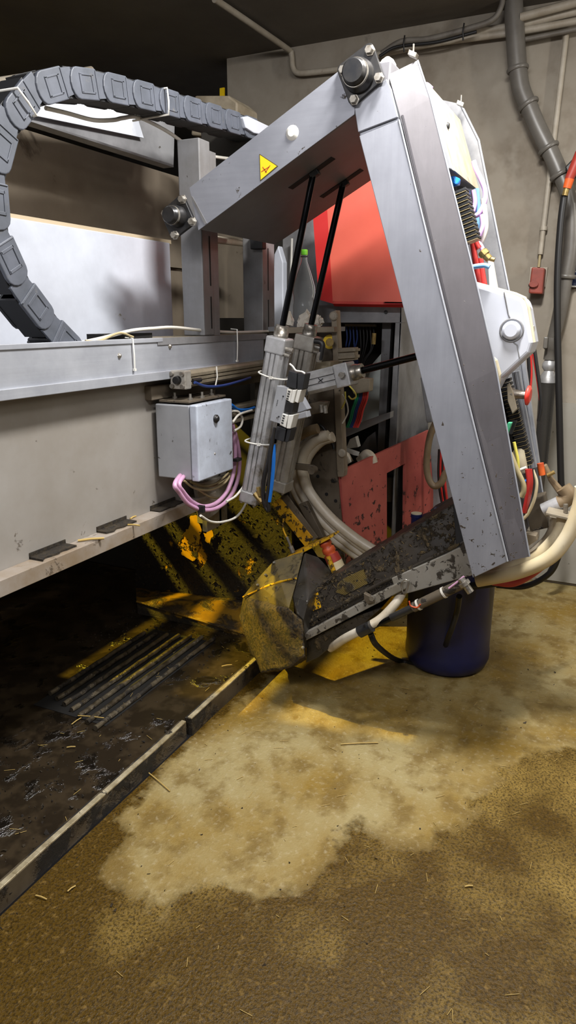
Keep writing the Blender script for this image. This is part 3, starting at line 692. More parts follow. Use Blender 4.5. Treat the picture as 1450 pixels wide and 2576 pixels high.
t = thing('brass_valve', XC(2.5, [(1225, 650)])[0], 'dusty brass valve fitting above the grey cover', 'valve')
obj('valve_body', MB().cyl(on('X', 2.5, 1212, 632), on('X', 2.5, 1232, 652), .014, .012, 8), 'brass', t, .001)
obj('valve_nut', MB().cyl(on('X', 2.5, 1215, 634), on('X', 2.5, 1222, 642), .018, None, 6), 'brass', t, .001)
obj('valve_outlet', MB().cyl(on('X', 2.5, 1230, 650), on('X', 2.5, 1245, 654), .007), 'brass', t)
tag(obj('inner_strip', MB().prism(XC(2.66, [(1228, 655), (1240, 655), (1254, 735), (1232, 730)]), (.02, 0, 0)), 'white', bevel=.002), 'pale plastic strip rising behind the grey cover', 'strip')

# grey plastic cover with round knob
XCv = 2.48
t = thing('motor_cover', on('X', XCv, 1265, 950), 'light grey faceted plastic cover with a large round knob', 'cover')
cv = XC(XCv, [(1150, 700), (1195, 713), (1296, 742), (1318, 752), (1326, 775), (1341, 862), (1333, 888), (1264, 952), (1240, 1000), (1200, 1000)])
obj('shell', MB().prism(cv, (.17, 0, 0)), 'cover', t, .012, seg=3)
obj('edge_trim', MB().tube([v+Vector((.02, 0, 0)) for v in XC(XCv, [(1195, 713), (1296, 740), (1319, 750), (1328, 775), (1342, 862)])], .006, 8), 'cover_edge', t)
c = on('X', XCv, 1288, 831); nx = Vector((-1, 0, 0))
obj('knob', MB().lathe(c, c+nx*.022, [(0, .030), (.6, .029), (.85, .027), (1, .020)], 30), 'cover', t)
rng_ = [c + Vector((-.001, math.cos(2*math.pi*k/30)*.036, math.sin(2*math.pi*k/30)*.036)) for k in range(31)]
obj('knob_ring', MB().tube(rng_, .0035, 8), 'post', t)
for q in ([(1269, 735), (1280, 792), (1284, 800)], [(1293, 862), (1302, 868), (1308, 900)]):
    obj('seam', MB().tube([v+Vector((-.001, 0, 0)) for v in XC(XCv, q)], .0022, 6), 'post', t)
for q in ((1321, 781), (1331, 828)):
    c = on('X', XCv+.035, q[0]+2, q[1]); obj('round_plug', MB().lathe(c, c+Vector((-.004, -.014, 0)), [(0, .013), (1, .011)], 18), 'white', t)
# belt of beige housing beneath
tag(obj('beige_housing', MB().hull(XC(2.36, [(1240, 893), (1253, 905), (1262, 940), (1258, 975), (1240, 940)])+XC(2.44, [(1240, 893), (1253, 905), (1262, 940), (1258, 975), (1240, 940)])), 'cover_edge', bevel=.008), 'beige rounded housing beside the grey cover', 'housing')
# extrusions along the lower channel
for k, (X, a, b_, w, lab) in enumerate([(2.72, (1297, 935), (1341, 1178), .013, 'near silver extrusion running down the column channel'), (2.78, (1313, 905), (1351, 1175), .011, 'far silver extrusion running down the column channel')]):
    A_ = on('X', X, *a); B_ = on('X', X, *b_); d = (B_-A_).normalized(); n_ = Vector((0, d.z, -d.y))
    f = MB().prism([A_-n_*w, B_-n_*w, B_+n_*w, A_+n_*w], (.03, 0, 0)).prism([A_-n_*w*.3-Vector((.004, 0, 0)), B_-n_*w*.3-Vector((.004, 0, 0)), B_+n_*w*.3-Vector((.004, 0, 0)), A_+n_*w*.3-Vector((.004, 0, 0))], (.005, 0, 0))
    tag(obj('aluminium_extrusion', f, 'rail', bevel=.001), lab, 'extrusion', 'extrusions in the column')
# e-stop
t = thing('stop_button', on('X', 2.55, 1310, 1000), 'red mushroom emergency stop button on a steel stem', 'button')
c = on('X', 2.52, 1284, 990); ax = (on('X', 2.49, 1322, 996)-c); ax.x = -.004; axn = ax.normalized()
obj('bracket_plate', MB().hull(XC(2.50, [(1276, 968), (1283, 962), (1292, 985), (1303, 1030), (1290, 1042), (1278, 1010)])+XC(2.53, [(1276, 968), (1283, 962), (1292, 985), (1303, 1030), (1290, 1042), (1278, 1010)])), 'beige_alu', t, .003)
obj('stem', MB().lathe(c, c+axn*.055, [(0, .020), (.2, .020), (.25, .016), (1, .013)], 20), 'bolt', t)
obj('mushroom_head', MB().lathe(c+axn*.052, c+axn*.068, [(0, .020), (.3, .033), (.7, .033), (1, .022)], 28), 'redbtn', t)
# modules
tag(obj('green_module', MB().obox(on('X', 2.5, 1279, 1078), (.012, 0, 0), (0, .007, 0), (0, .006, -.022)), 'grnmod', bevel=.002), 'small green relay module below the stop button', 'module')
tag(obj('relay_module', MB().obox(on('X', 2.54, 1288, 1075), (.012, 0, 0), (0, .010, 0), (0, .006, -.024)), 'ink', bevel=.002), 'small dark relay module beside the green module', 'module')
tag(obj('filter_cup', MB().lathe(on('X', 2.58, 1303, 1130), on('X', 2.58, 1313, 1190), [(0, .012), (.1, .022), (.8, .024), (1, .018)], 18), 'cover_edge'), 'beige filter cup in the lower column channel', 'cup')
cable('yellow_cable', XC(2.5, [(1294, 1112), (1298, 1130), (1304, 1160), (1305, 1190)]), .0055, 'ycable', 'yellow cable dropping past the filter cup', 'cable')
cable('olive_tube', XC(2.45, [(1284, 1140), (1300, 1180), (1316, 1215), (1318, 1235), (1312, 1250)]), .0095, 'beige_cable', 'thick olive tube beside the near flange edge', 'tube')
cable('white_tube', XC(2.52, [(1296, 1185), (1310, 1182), (1326, 1176)]), .006, 'wcable', 'short white tube crossing the olive tube', 'tube')
cable('blue_cable', XC(2.55, [(1332, 1182), (1333, 1195), (1327, 1208), (1320, 1212)]), .006, 'blue', 'short blue cable bend low in the column', 'cable')
for k in range(5):
    cable('red_cable', XC(2.5+.02*k, [(1326+3*k, 1180), (1330+2.5*k, 1215), (1326+2*k, 1250), (1318+k, 1290)]), .0065, 'redtube' if k < 4 else 'black', ['leftmost', 'second', 'third', 'rightmost', ''][k]+' red cable of the bundle low in the column channel' if k < 4 else 'black cable at the edge of the low red bundle', 'cable', 'low red cable bundle' if k < 4 else None)
cable('cream_cable', XC(2.62, [(1341, 1182), (1351, 1215), (1345, 1255), (1330, 1290), (1318, 1305)]), .006, 'hose_cream', 'cream cable curving outside the low red bundle', 'cable')
tag(obj('channel_foot', MB().prism(XC(2.70, [(1325, 1290), (1345, 1255), (1368, 1250), (1380, 1328), (1335, 1338)]), (.10, 0, 0)), 'brown_plate', bevel=.003), 'manure-stained foot plate at the bottom of the column channel', 'plate')
tag(obj('foot_bracket', MB().prism(XC(2.6, [(1322, 1342), (1350, 1348), (1353, 1358), (1330, 1374), (1322, 1372)]), (.05, 0, 0)), 'edge_plate', bevel=.002), 'small pale bracket under the column channel foot', 'bracket')

# ================================================================ cylinders
def cyl_profile(A, B, w, side):      # square rounded aluminium barrel with grooves, side = approx facing dir
    A = Vector(A); B = Vector(B); d = (B-A).normalized(); s = (side - d*side.dot(d)).normalized(); q = d.cross(s)
    out = []
    g = w*.16
    prof = [(-1, -.7), (-.7, -1), (-.34, -1), (-.31, -.80), (-.20, -.80), (-.17, -1), (.17, -1), (.20, -.80), (.31, -.80), (.34, -1), (.7, -1), (1, -.7)]
    pts = []
    for r_ in range(4):
        c_, s_ = [(1, 0), (0, 1), (-1, 0), (0, -1)][r_]
        for (x, y) in prof[:-1]:
            pts.append((x*c_-y*s_, x*s_+y*c_))
    return [A + s*(x*w) + q*(y*w) for x, y in pts], B-A
def air_cylinder(lab, bot, top, rodend, w, rr, mt='alu', port=True):
    bot, top, rodend = map(Vector, (bot, top, rodend)); d = (top-bot).normalized(); side = Vector((-1, 0, 0)) if abs(d.x) < .8 else Vector((0, -1, 0))
    t = thing('air_cylinder', bot, lab, 'pneumatic cylinder', 'pneumatic cylinders of the arm')
    L = (top-bot).length
    p, v = cyl_profile(bot+d*.05, top-d*.06, w, side); obj('barrel', MB().prism(p, v), mt, t)
    s = (side-d*side.dot(d)).normalized(); q = d.cross(s)
    obj('end_cap', MB().obox(top-d*.03, s*w*1.05, q*w*1.05, d*.03), mt, t, .006)
    obj('end_cap', MB().obox(bot+d*.025, s*w*1.05, q*w*1.05, d*.025), mt, t, .006)
    obj('collar', MB().lathe(top, top+d*.042, [(0, w*.72), (.45, w*.72), (.46, w*.66), (1, w*.64)], 24), 'bolt', t)
    obj('rod', MB().cyl(top+d*.02, rodend, rr, None, 18), 'rod', t)
    for a in (-.75, .75):
        for b_ in (-.75, .75):
            c = bot + s*w*a + q*w*b_; obj('tie_bolt', MB().cyl(c+d*.002, c-d*.006, .006, None, 8), 'bolt', t)
    if port:
        sq = -q if (-q).y < q.y else q
        c = top-d*.035+s*w*.5+sq*w; obj('port_fitting', MB().cyl(c, c+sq*.03, .009, None, 10).cyl(c-d*.02, c-d*.02+sq*.022, .008, None, 10), 'bolt', t, .001)
    return t
X1, X2 = 2.41, 2.67
c1b, c1t, c1r = on('X', X1, 633, 1262), on('X', X1, 706, 848), under(790, 432)
c2b, c2t, c2r = on('X', X2, 703, 1232), on('X', X2, 778, 843), under(865, 458)
air_cylinder('front silver pneumatic cylinder with white cable ties and long black rod', c1b, c1t, c1r, .038, .0115)
air_cylinder('rear pneumatic cylinder behind the valve block with long black rod', c2b, c2t, c2r, .041, .0120, 'alu_dirty')
hb, ht, hr = on('X', 2.60, 735, 975), on('X', 2.60, 888, 938), on('X', 2.55, 1062, 893)
air_cylinder('horizontal pneumatic cylinder marked with an X pointing to the column', hb, ht, hr, .043, .0135, 'alu', False)
dH = (ht-hb).normalized()
# X mark on the barrel
xm = on('X', 2.60-.0455, 807, 957)
f = MB()
for a in (1, -1): f.obox(xm, (.0006, 0, 0), Vector((0, .010, .008*a)), Vector((0, -.0012*a, .0012)))
tag(obj('pen_mark', f, 'ink'), 'handwritten black X on the horizontal cylinder barrel', 'mark')
c = on('X', 2.55, 862, 943); tag(obj('port_plug', MB().cyl(c, c+Vector((-.014, 0, 0)), .012, None, 8), 'bolt', bevel=.001), 'round port plug on the horizontal cylinder head', 'plug')
# ties on cylinder 1
for k, (a, b_) in enumerate((((651, 937), (716, 955)), ((617, 1110), (690, 1118)))):
    P_ = on('X', X1-.043, *a); Q_ = on('X', X1-.043, *b_); mid = (P_+Q_)/2+Vector((-.004, 0, -.006))
    f = MB().tube(spl([P_+Vector((.05, 0, .005)), P_, mid, Q_, Q_+Vector((.05, 0, 0))], 5), .0032, 6).obox(mid, (.004, 0, 0), (0, .007, 0), (0, 0, .005))
    tag(obj('cable_tie', f, 'white'), ['white cable tie round the upper part of the front cylinder', 'white cable tie round the lower part of the front cylinder'][k], 'cable tie', 'cable ties on the front cylinder')
f = MB().tube([v+Vector((-.05, 0, 0)) for v in XC(2.60, [(772, 937), (778, 960), (786, 990)])], .005, 6); tag(obj('cable_tie', f, 'black'), 'black strap round the horizontal cylinder', 'cable tie')
# lower fitting
tag(obj('clevis_bolt', MB().cyl(on('X', 2.36, 642, 1240), on('X', 2.36, 660, 1262), .013, None, 6).cyl(on('X', 2.35, 650, 1225), on('X', 2.35, 655, 1248), .010, None, 6), 'brass', bevel=.001), 'rusty clevis bolt at the foot of the front cylinder', 'bolt')
tag(obj('port_elbow', MB().tube(spl(XC(2.62, [(792, 858), (806, 860), (812, 868), (810, 885), (806, 905)])), .011, 10), 'black'), 'black elbow fitting on the rear cylinder head', 'fitting')
tag(obj('silencer', MB().cyl(on('X', 2.62, 806, 885), on('X', 2.62, 802, 910), .012, None, 12), 'bolt', bevel=.001), 'small pale silencer below the black elbow fitting', 'silencer')

# ---------------------------------------------------------------- valve block in front of the cylinders
XV = 2.33
t = thing('valve_block', on('X', XV, 700, 1075), 'pale grey and black valve block strapped across the two cylinders', 'valve block')
obj('base_plate', MB().prism(XC(XV, [(697, 970), (727, 975), (707, 1067), (679, 1058)]), (.03, 0, 0)), 'box_grey', t, .002)
def blk(nm, q, m, dx=.0, th=.05): return obj(nm, MB().prism([v+Vector((dx, 0, 0)) for v in XC(XV, q)], (th, 0, 0)), m, t, .002)
blk('coil', [(727, 932), (747, 938), (745, 979), (720, 972)], 'rubber', 0, .05)
blk('coil', [(748, 940), (767, 941), (760, 981), (746, 979)], 'rubber', .004, .05)
blk('connector', [(724, 977), (736, 981), (732, 1012), (720, 1004)], 'white', -.004)
blk('connector', [(738, 981), (748, 980), (740, 1014), (732, 1012)], 'white', -.008)
blk('connector', [(749, 981), (759, 981), (750, 1014), (742, 1010)], 'white', -.002)
blk('spool_body', [(719, 1009), (740, 1015), (735, 1042), (717, 1036)], 'black', 0)
blk('connector', [(712, 1040), (726, 1044), (720, 1076), (705, 1068)], 'white', -.004)
blk('connector', [(728, 1044), (742, 1043), (733, 1078), (723, 1077)], 'white', -.008)
blk('coil', [(697, 1072), (720, 1079), (714, 1112), (690, 1104)], 'rubber', 0)
blk('coil', [(722, 1079), (733, 1079), (724, 1112), (715, 1113)], 'rubber', .004)
for (bx, by) in ((724, 985), (711, 1046)):
    for k in range(4):
        c = on('X', XV-.0055, bx+4-k*1.5, by+k*6); obj('contact_slot', MB().obox(c, (.001, 0, 0), (0, .004, .001), (0, 0, .0022)), 'ink', t)
for q in ((713, 997), (702, 1048)):
    c = on('X', XV-.001, *q); obj('screw', MB().cyl(c, c+Vector((-.002, 0, 0)), .003, None, 10), 'ink', t)
f = MB()
for k, q in enumerate(((699, 1007), (698.4, 1011), (697.5, 1015), (696.5, 1019))):
    c = on('X', XV-.001, *q); f.obox(c, (.0004, 0, 0), (0, .0018, 0), (0, 0, .0012))
obj('print_mark', f, 'ink', t)
obj('top_tie', MB().tube(spl(XC(XV-.01, [(729, 915), (737, 922), (745, 932), (760, 935), (768, 940)])), .0035, 6), 'white', t)
# second pale terminal piece + cluster
tag(obj('terminal_block', MB().prism(XC(2.50, [(745, 1040), (775, 1030), (770, 1022), (758, 1000), (748, 1010), (740, 1040)]), (.04, 0, 0)).prism(XC(2.49, [(745, 1042), (770, 1034), (774, 1050), (748, 1056)]), (.04, 0, 0)), 'cover', bevel=.003), 'pale terminal block right of the valve block', 'terminal block')
tag(obj('fitting_cluster', MB().prism(XC(2.60, [(770, 1018), (800, 1010), (820, 1012), (812, 1038), (775, 1045)]), (.05, 0, 0)), 'brown_plate', bevel=.004), 'dusty fitting cluster with cobwebs right of the terminal block', 'fitting')
for k, q in enumerate(((808, 1018), (818, 1020))):
    c = on('X', 2.57, *q); tag(obj('push_fitting', MB().cyl(c, c+Vector((0, -.004, -.03)), .008, None, 10), 'bolt', bevel=.001), ['left small silver push fitting in the cobwebbed cluster', 'right small silver push fitting in the cobwebbed cluster'][k], 'fitting', 'small push fittings')
tag(obj('tube_manifold', MB().prism(XC(2.95, [(876, 960), (900, 950), (932, 953), (930, 985), (890, 992)]), (.05, 0, 0)), 'beige_alu', bevel=.004), 'dusty tube manifold under the horizontal cylinder head', 'manifold')
for k, (c0, mm) in enumerate((('green', 'green'), ('green', 'green'), ('navy blue', 'dblue'), ('navy blue', 'dblue'), ('red', 'redtube'), ('red', 'redtube'), ('red', 'redtube'))):
    x = 899+4.4*k
    side_ = ['left', 'right', 'left', 'right', 'left', 'middle', 'right'][k]
    cable('air_tube', XC(3.0, [(x, 985), (x-3, 1005), (x-12, 1030), (x-18, 1055), (x-26, 1075)]), .006, mm, f'{side_} {c0} air tube hanging from the dusty manifold', 'tube', 'coloured air tubes')
cable('yellow_cable', XC(2.9, [(879, 970), (892, 985), (896, 998), (886, 1004), (877, 996)]), .0035, 'ycable', 'thin yellow wire loop below the horizontal cylinder head', 'cable')
cable('white_cable', XC(2.9, [(862, 992), (872, 1010), (876, 1035), (868, 1055), (862, 1065)]), .0035, 'wcable', 'thin white wire left of the green air tubes', 'cable')
cable('yellow_cable', XC(2.9, [(869, 985), (869, 1008), (860, 1028)]), .0035, 'ycable', 'short yellow wire hanging beside the thin white wire', 'cable')
# hoses at front of valve
cable('black_hose', XC(2.34, [(695, 1080), (685, 1110), (676, 1160), (664, 1210), (664, 1260), (676, 1285), (672, 1240)]), .008, 'black', 'black air hose hanging below the valve block', 'hose')
cable('blue_hose', XC(2.34, [(690, 1118), (689, 1160), (685, 1210), (678, 1262)]), .0075, 'blue', 'bright blue air hose below the valve block', 'hose')
cable('black_hose', XC(2.30, [(692, 1075), (690, 1085), (687, 1110), (680, 1160), (675, 1230), (668, 1275)]), .006, 'black', 'thin black hose left of the bright blue hose', 'hose')

# ---------------------------------------------------------------- enclosure
t = thing('junction_box', (2.24, 1.45, .9), 'grey metal junction box with round lock hanging below the rail', 'enclosure')
xa, xb, yb, za, zb = 2.13, 2.375, 1.36, .93, 1.2
obj('housing', MB().box((xa, yb+.035, za), (xb, 1.54, zb)), 'box_grey', t, .004)
obj('door', MB().box((xa-.003, yb, za-.003), (xb+.003, yb+.032, zb+.003)), 'box_door', t, .005)
c = on('Y', yb, 542, 1053); obj('lock', MB().lathe(c+Vector((0, -.014, 0)), c, [(0, .006), (.1, .010), (.5, .010), (.51, .015), (1, .015)], 20), 'castiron', t)
c = on('Y', yb, 541, 1141); obj('rivet', MB().lathe(c+Vector((0, -.003, 0)), c, [(0, .002), (1, .004)], 10), 'bolt', t)
t = thing('mounting_plate', (2.25, 1.47, 1.205), 'rusty bolted mounting plate on top of the junction box', 'plate')
obj('plate', MB().box((2.14, 1.40, 1.206), (2.40, 1.53, 1.214)), 'brown_plate', t, .002)
for (x, y) in ((2.18, 1.42), (2.26, 1.42), (2.36, 1.44), (2.2, 1.5)):
    obj('bolt', MB().cyl((x, y, 1.214), (x, y, 1.222), .010, None, 6).cyl((x, y, 1.222), (x, y, 1.236), .005, None, 8), 'bolt', t)
# cables round box
def YC_(Y, pts): return PY(Y, pts)
cable('pink_cable', [Vector((2.17, 1.46, .945))]+YC_(1.40, [(440, 1218), (452, 1240), (475, 1268), (510, 1283), (545, 1278), (575, 1255), (596, 1215), (603, 1165), (597, 1110), (585, 1068)]), .0085, 'pink', 'outer loop of pink cable under the junction box', 'cable', 'pink cables under the junction box')
cable('pink_cable', [Vector((2.19, 1.45, .945))]+YC_(1.405, [(451, 1216), (462, 1238), (484, 1262), (512, 1274), (545, 1265), (572, 1235), (588, 1190), (592, 1140), (586, 1085)]), .0085, 'pink', 'inner loop of pink cable under the junction box', 'cable', 'pink cables under the junction box')
tag(obj('cable_clamp', MB().obox(on('Y', 1.385, 597, 1156), (.02, 0, 0), (0, .012, 0), (0, 0, .006)), 'black', bevel=.002), 'black clip holding the two pink cables beside the box', 'clip')
tag(obj('cable_clamp', MB().obox(on('Y', 1.385, 507, 1280), (.006, 0, 0), (0, .014, 0), (0, 0, .014)), 'black', bevel=.002), 'black tie at the bottom of the pink cable loop', 'clip')
cable('white_cable', YC_(1.36, [(505, 1297), (530, 1312), (560, 1313), (595, 1300), (618, 1268), (626, 1230), (622, 1185), (626, 1150), (640, 1130)]), .005, 'wcable', 'thin white cable sagging lowest under the junction box', 'cable')
cable('white_cable', YC_(1.37, [(585, 1034), (600, 1036), (610, 1052), (606, 1072), (590, 1084)]), .0048, 'wcable', 'small white cable curl right of the junction box', 'cable')
cable('white_cable', YC_(1.36, [(586, 1062), (602, 1043), (634, 1032)]), .0048, 'wcable', 'short white cable rising from the box to the cylinder', 'cable')
cable('white_cable', YC_(1.33, [(644, 1115), (640, 1160), (624, 1205), (596, 1245), (570, 1262)]), .0048, 'wcable', 'thin white cable trailing left from the front cylinder', 'cable')
for k, (a, lab) in enumerate((([(463, 1209), (490, 1228), (530, 1232), (565, 1215), (588, 1182)], 'upper beige cable arc under the junction box'), ([(480, 1212), (510, 1222), (545, 1215), (575, 1190)], 'innermost beige cable arc under the junction box'), ([(500, 1232), (530, 1250), (560, 1250), (588, 1225)], 'lowest beige cable arc under the junction box'), ([(470, 1205), (500, 1217), (540, 1222), (580, 1200)], 'thin beige cable arc touching the box bottom'))):
    cable('beige_cable', YC_(1.42+.01*k, a), .0045, 'beige_cable', lab, 'cable', 'beige cables under the junction box')
cable('blue_cable', YC_(1.42, [(583, 1018), (600, 1030), (625, 1030), (640, 1025)]), .006, 'blue', 'short blue tube right of the junction box top', 'tube')
cable('blue_cable', YC_(1.44, [(583, 1024), (600, 1036), (628, 1035)]), .005, 'blue', 'lower short blue tube right of the junction box', 'tube')
tag(obj('hanger_bracket', MB().prism(YC_(1.50, [(495, 1220), (582, 1190), (582, 1245), (548, 1290), (520, 1310), (508, 1300)]), (0, .02, 0)), 'alu_dirty', bevel=.003), 'dirty metal hanger bracket behind the cable loops', 'bracket')

# ---------------------------------------------------------------- horizontal rodless cylinder under rail
t = thing('slide_cylinder', on('Y', 1.47, 560, 975), 'dusty horizontal slide cylinder under the rail with bolted end cap', 'cylinder')
ca = on('Y', 1.46, 455, 955); cb = Vector((3.0, ca.y, ca.z+.01))
p, v = cyl_profile(ca+Vector((.02, 0, 0)), cb, .028, Vector((0, -1, 0))); obj('barrel', MB().prism(p, v), 'beige_alu', t)
obj('end_cap', MB().obox(ca, (.02, 0, 0), (0, .033, 0), (0, 0, .033)), 'alu_dirty', t, .004)
for a in (-.022, .022):
    for b_ in (-.022, .022): c = ca+Vector((-.02, a, b_)); obj('bolt', MB().cyl(c, c+Vector((-.01, 0, 0)), .008, None, 10), 'bolt', t)
obj('port', MB().lathe(ca+Vector((-.02, 0, 0)), ca+Vector((-.035, 0, 0)), [(0, .016), (1, .013)], 18), 'castiron', t)
c = ca+Vector((.03, -.03, -.005)); obj('air_fitting', MB().cyl(c, c+Vector((.05, -.004, 0)), .008, None, 10), 'black', t)
cable('blue_tube', YC_(1.42, [(490, 962), (520, 972), (560, 970), (600, 960), (630, 950)]), .0055, 'dblue', 'dark blue tube running beneath the slide cylinder', 'tube')
tag(obj('cable_tie', MB().tube(YC_(1.42, [(545, 922), (547, 948), (542, 972)]), .003, 6), 'white'), 'white cable tie round the slide cylinder', 'cable tie')
# dark profiles behind (second beam under rail)
tag(obj('support_beam', MB().box((2.1, 1.53, 1.215), (3.1, 1.6, 1.265)), 'stall_grey', bevel=.003), 'dark dusty support beam behind the slide cylinder', 'beam')
tag(obj('guide_profile', MB().box((2.42, 1.43, 1.085), (3.05, 1.49, 1.10)).box((2.42, 1.44, 1.11), (3.05, 1.49, 1.125)).box((2.42, 1.44, 1.135), (3.05, 1.49, 1.15)), 'beige_alu', bevel=.002), 'dusty ribbed guide profile behind the front cylinder', 'profile')

# ================================================================ middle machinery
XM = 2.92
t = thing('machine_stand', on('X', XM, 862, 1400), 'dirty upright machine stand right of the cylinders', 'stand')
obj('side_plate', MB().prism(XC(XM, [(700, 836), (833, 838), (848, 1180), (868, 1420), (800, 1400), (730, 1290), (725, 1060), (700, 1040)]), (.012, 0, 0)), 'brown_plate', t)
obj('front_edge', MB().prism(XC(XM-.02, [(833, 785), (846, 780), (866, 1185), (864, 1200), (850, 1200), (848, 1185)]), (.05, 0, 0)), 'edge_plate', t, .003)
for q in ((840, 795), (861, 1140)):
    c = on('X', XM-.022, *q); obj('eyelet', MB().lathe(c, c+Vector((-.008, 0, 0)), [(0, .019), (.6, .019), (1, .013)], 22).lathe(c+Vector((-.008, 0, 0)), c+Vector((-.010, 0, 0)), [(0, .009), (1, .009)], 18, 0), 'conduit', t)
c = on('X', XM-.006, 830, 860); y_ = obj('label_disc', MB().lathe(c, c+Vector((-.003, 0, 0)), [(0, .030), (1, .030)], 28), 'ysign', t); y_['label'] = 'yellow round label behind the knob'
obj('knob', MB().cyl(c+Vector((-.003, -.0, 0)), c+Vector((-.05, -.02, 0)), .013, None, 14).cyl(c+Vector((-.05, -.02, 0)), c+Vector((-.062, -.025, 0)), .017, None, 14), 'brass', t, .001)
for q in ((800, 1198), (822, 1243), (838, 1210), (845, 1260), (792, 1176)):
    c = on('X', XM-.001, *q); obj('hole', MB().cyl(c, c+Vector((-.0015, 0, 0)), .008, None, 14), 'slot', t)
tag(obj('top_bar', MB().prism(XC(2.86, [(690, 824), (840, 822), (842, 836), (690, 840)]), (.04, 0, 0)), 'edge_plate', bevel=.003), 'dusty bar carrying the bottle behind the cylinder heads', 'bar')
tag(obj('dusty_housing', MB().prism(XC(2.78, [(770, 915), (832, 908), (830, 930), (765, 945)]), (.1, 0, 0)), 'box_dusty', bevel=.006), 'dusty beige housing above the horizontal cylinder', 'housing')
tag(obj('ribbed_profile', MB().prism(XC(2.9, [(850, 876), (892, 874), (892, 906), (852, 910)]), (.05, 0, 0)).prism(XC(2.89, [(850, 880), (895, 877), (895, 884), (850, 887)]), (.06, 0, 0)).prism(XC(2.89, [(850, 896), (894, 893), (894, 901), (850, 904)]), (.06, 0, 0)), 'beige_alu', bevel=.002), 'short ribbed profile end above the horizontal cylinder', 'profile')
# bottle
c = on('X', 3.12, 765, 822); tp = on('X', 3.12, 763, 628); H_ = tp.z-c.z
t = thing('plastic_bottle', c, 'empty clear plastic bottle with bright green cap', 'bottle')
obj('bottle_body', MB().lathe(c, c+Vector((0, 0, H_*.95)), [(0, .044), (.03, .052), (.3, .052), (.33, .049), (.42, .049), (.46, .053), (.55, .051), (.72, .035), (.88, .016), (.93, .0135), (1, .0135)], 32), 'bottle', t)
obj('cap', MB().lathe(c+Vector((0, 0, H_*.93)), c+Vector((0, 0, H_)), [(0, .0155), (.9, .0155), (1, .013)], 20), 'greencap', t, .001)
obj('neck_ring', MB().lathe(c+Vector((0, 0, H_*.905)), c+Vector((0, 0, H_*.915)), [(0, .017), (1, .017)], 20), 'ink', t)
tag(obj('bottle_shelf', MB().box((c.x-.12, c.y-.16, c.z-.02), (c.x+.12, c.y+.2, c.z)), 'cab'), 'narrow shelf under the clear bottle', 'shelf')
def crumple(c, s, seed):
    rnd = random.Random(seed); pts = []
    for k in range(26):
        a = rnd.uniform(0, 6.28); e = rnd.uniform(-.3, 1.4); r_ = rnd.uniform(.6, 1.1)
        pts.append(c + Vector((math.cos(a)*math.cos(e)*s[0]*r_, math.sin(a)*math.cos(e)*s[1]*r_, max(0, math.sin(e))*s[2]*r_)))
    bm = bmesh.new(); 
    for p in pts: bm.verts.new(p)
    bmesh.ops.convex_hull(bm, input=bm.verts[:]); bmesh.ops.subdivide_edges(bm, edges=bm.edges[:], cuts=2, use_grid_fill=True)
    loose = [v for v in bm.verts if not v.link_faces]; bmesh.ops.delete(bm, geom=loose, context='VERTS')
    for v in bm.verts: v.co += Vector([noise.noise(v.co*60+Vector((seed, k*7, 0))) for k in range(3)])*.014
    bm.verts.index_update(); m_ = MB().add([v.co.copy() for v in bm.verts], [tuple(v.index for v in f.verts) for f in bm.faces]); bm.free(); return m_
for k, (q, s, lab) in enumerate((((722, 818), (.03, .035, .06), 'crumpled paper left of the bottle foot'), ((765, 820), (.03, .05, .07), 'crumpled white paper in front of the bottle'), ((800, 820), (.03, .03, .05), 'small crumpled paper right of the bottle foot'))):
    tag(obj('crumpled_paper', crumple(on('X', 2.95, *q), s, k+3), 'paper'), lab, 'paper', 'crumpled papers by the bottle')

# cabinet: upper red door, frame, inside
XK = 3.42
cab_t = t = thing('control_cabinet', (XK+.3, 1.3, .3), 'open grey steel control cabinet under the red door', 'cabinet')
yr = on('X', XK, 1003, 900).y
yl = on('X', XK, 850, 900).y+.15
zt = on('X', XK, 900, 768).z; zbt = on('X', XK, 900, 812).z
obj('top_beam', MB().prism(XC(XK, [(800, 768), (1010, 770), (1012, 812), (800, 812)]), (.06, 0, 0)), 'cab', t, .002)
obj('side_panel', MB().box((XK, yr-.006, .3), (4.05, yr, zt+.6)), 'cab', t)
obj('upright', MB().prism(XC(XK, [(995, 812), (1011, 812), (990, 1180), (975, 1180)]), (.05, 0, 0)), 'cab', t, .002)
obj('upright', MB().prism(XC(XK+.1, [(962, 812), (985, 812), (965, 1180), (948, 1180)]), (.04, 0, 0)), 'post', t, .002)
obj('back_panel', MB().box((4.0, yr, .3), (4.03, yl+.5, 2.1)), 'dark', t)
obj('mounting_board', MB().prism(XC(XK+.3, [(905, 1000), (925, 930), (968, 880), (962, 1060), (905, 1075)]), (.02, 0, 0)), 'cabl', t)
obj('shelf_bar', MB().prism(XC(XK-.35, [(862, 1078), (983, 1036), (982, 1052), (864, 1102)]), (.05, 0, 0)), 'cab', t, .002)
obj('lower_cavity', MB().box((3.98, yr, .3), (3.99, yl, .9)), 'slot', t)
obj('diagonal_plate', MB().prism(XC(XK+.2, [(925, 1100), (945, 1085), (950, 1140), (900, 1165), (905, 1130)]), (.02, 0, 0)), 'cab', t)
obj('terminal_row', MB().prism(XC(XK+.1, [(868, 815), (945, 816), (945, 822), (868, 821)]), (.02, 0, 0)), 'beige_alu', t)
obj('bolt', MB().cyl(on('X', XK, 972, 785), on('X', XK, 972, 785)+Vector((-.008, 0, 0)), .009, None, 8), 'castiron', t)
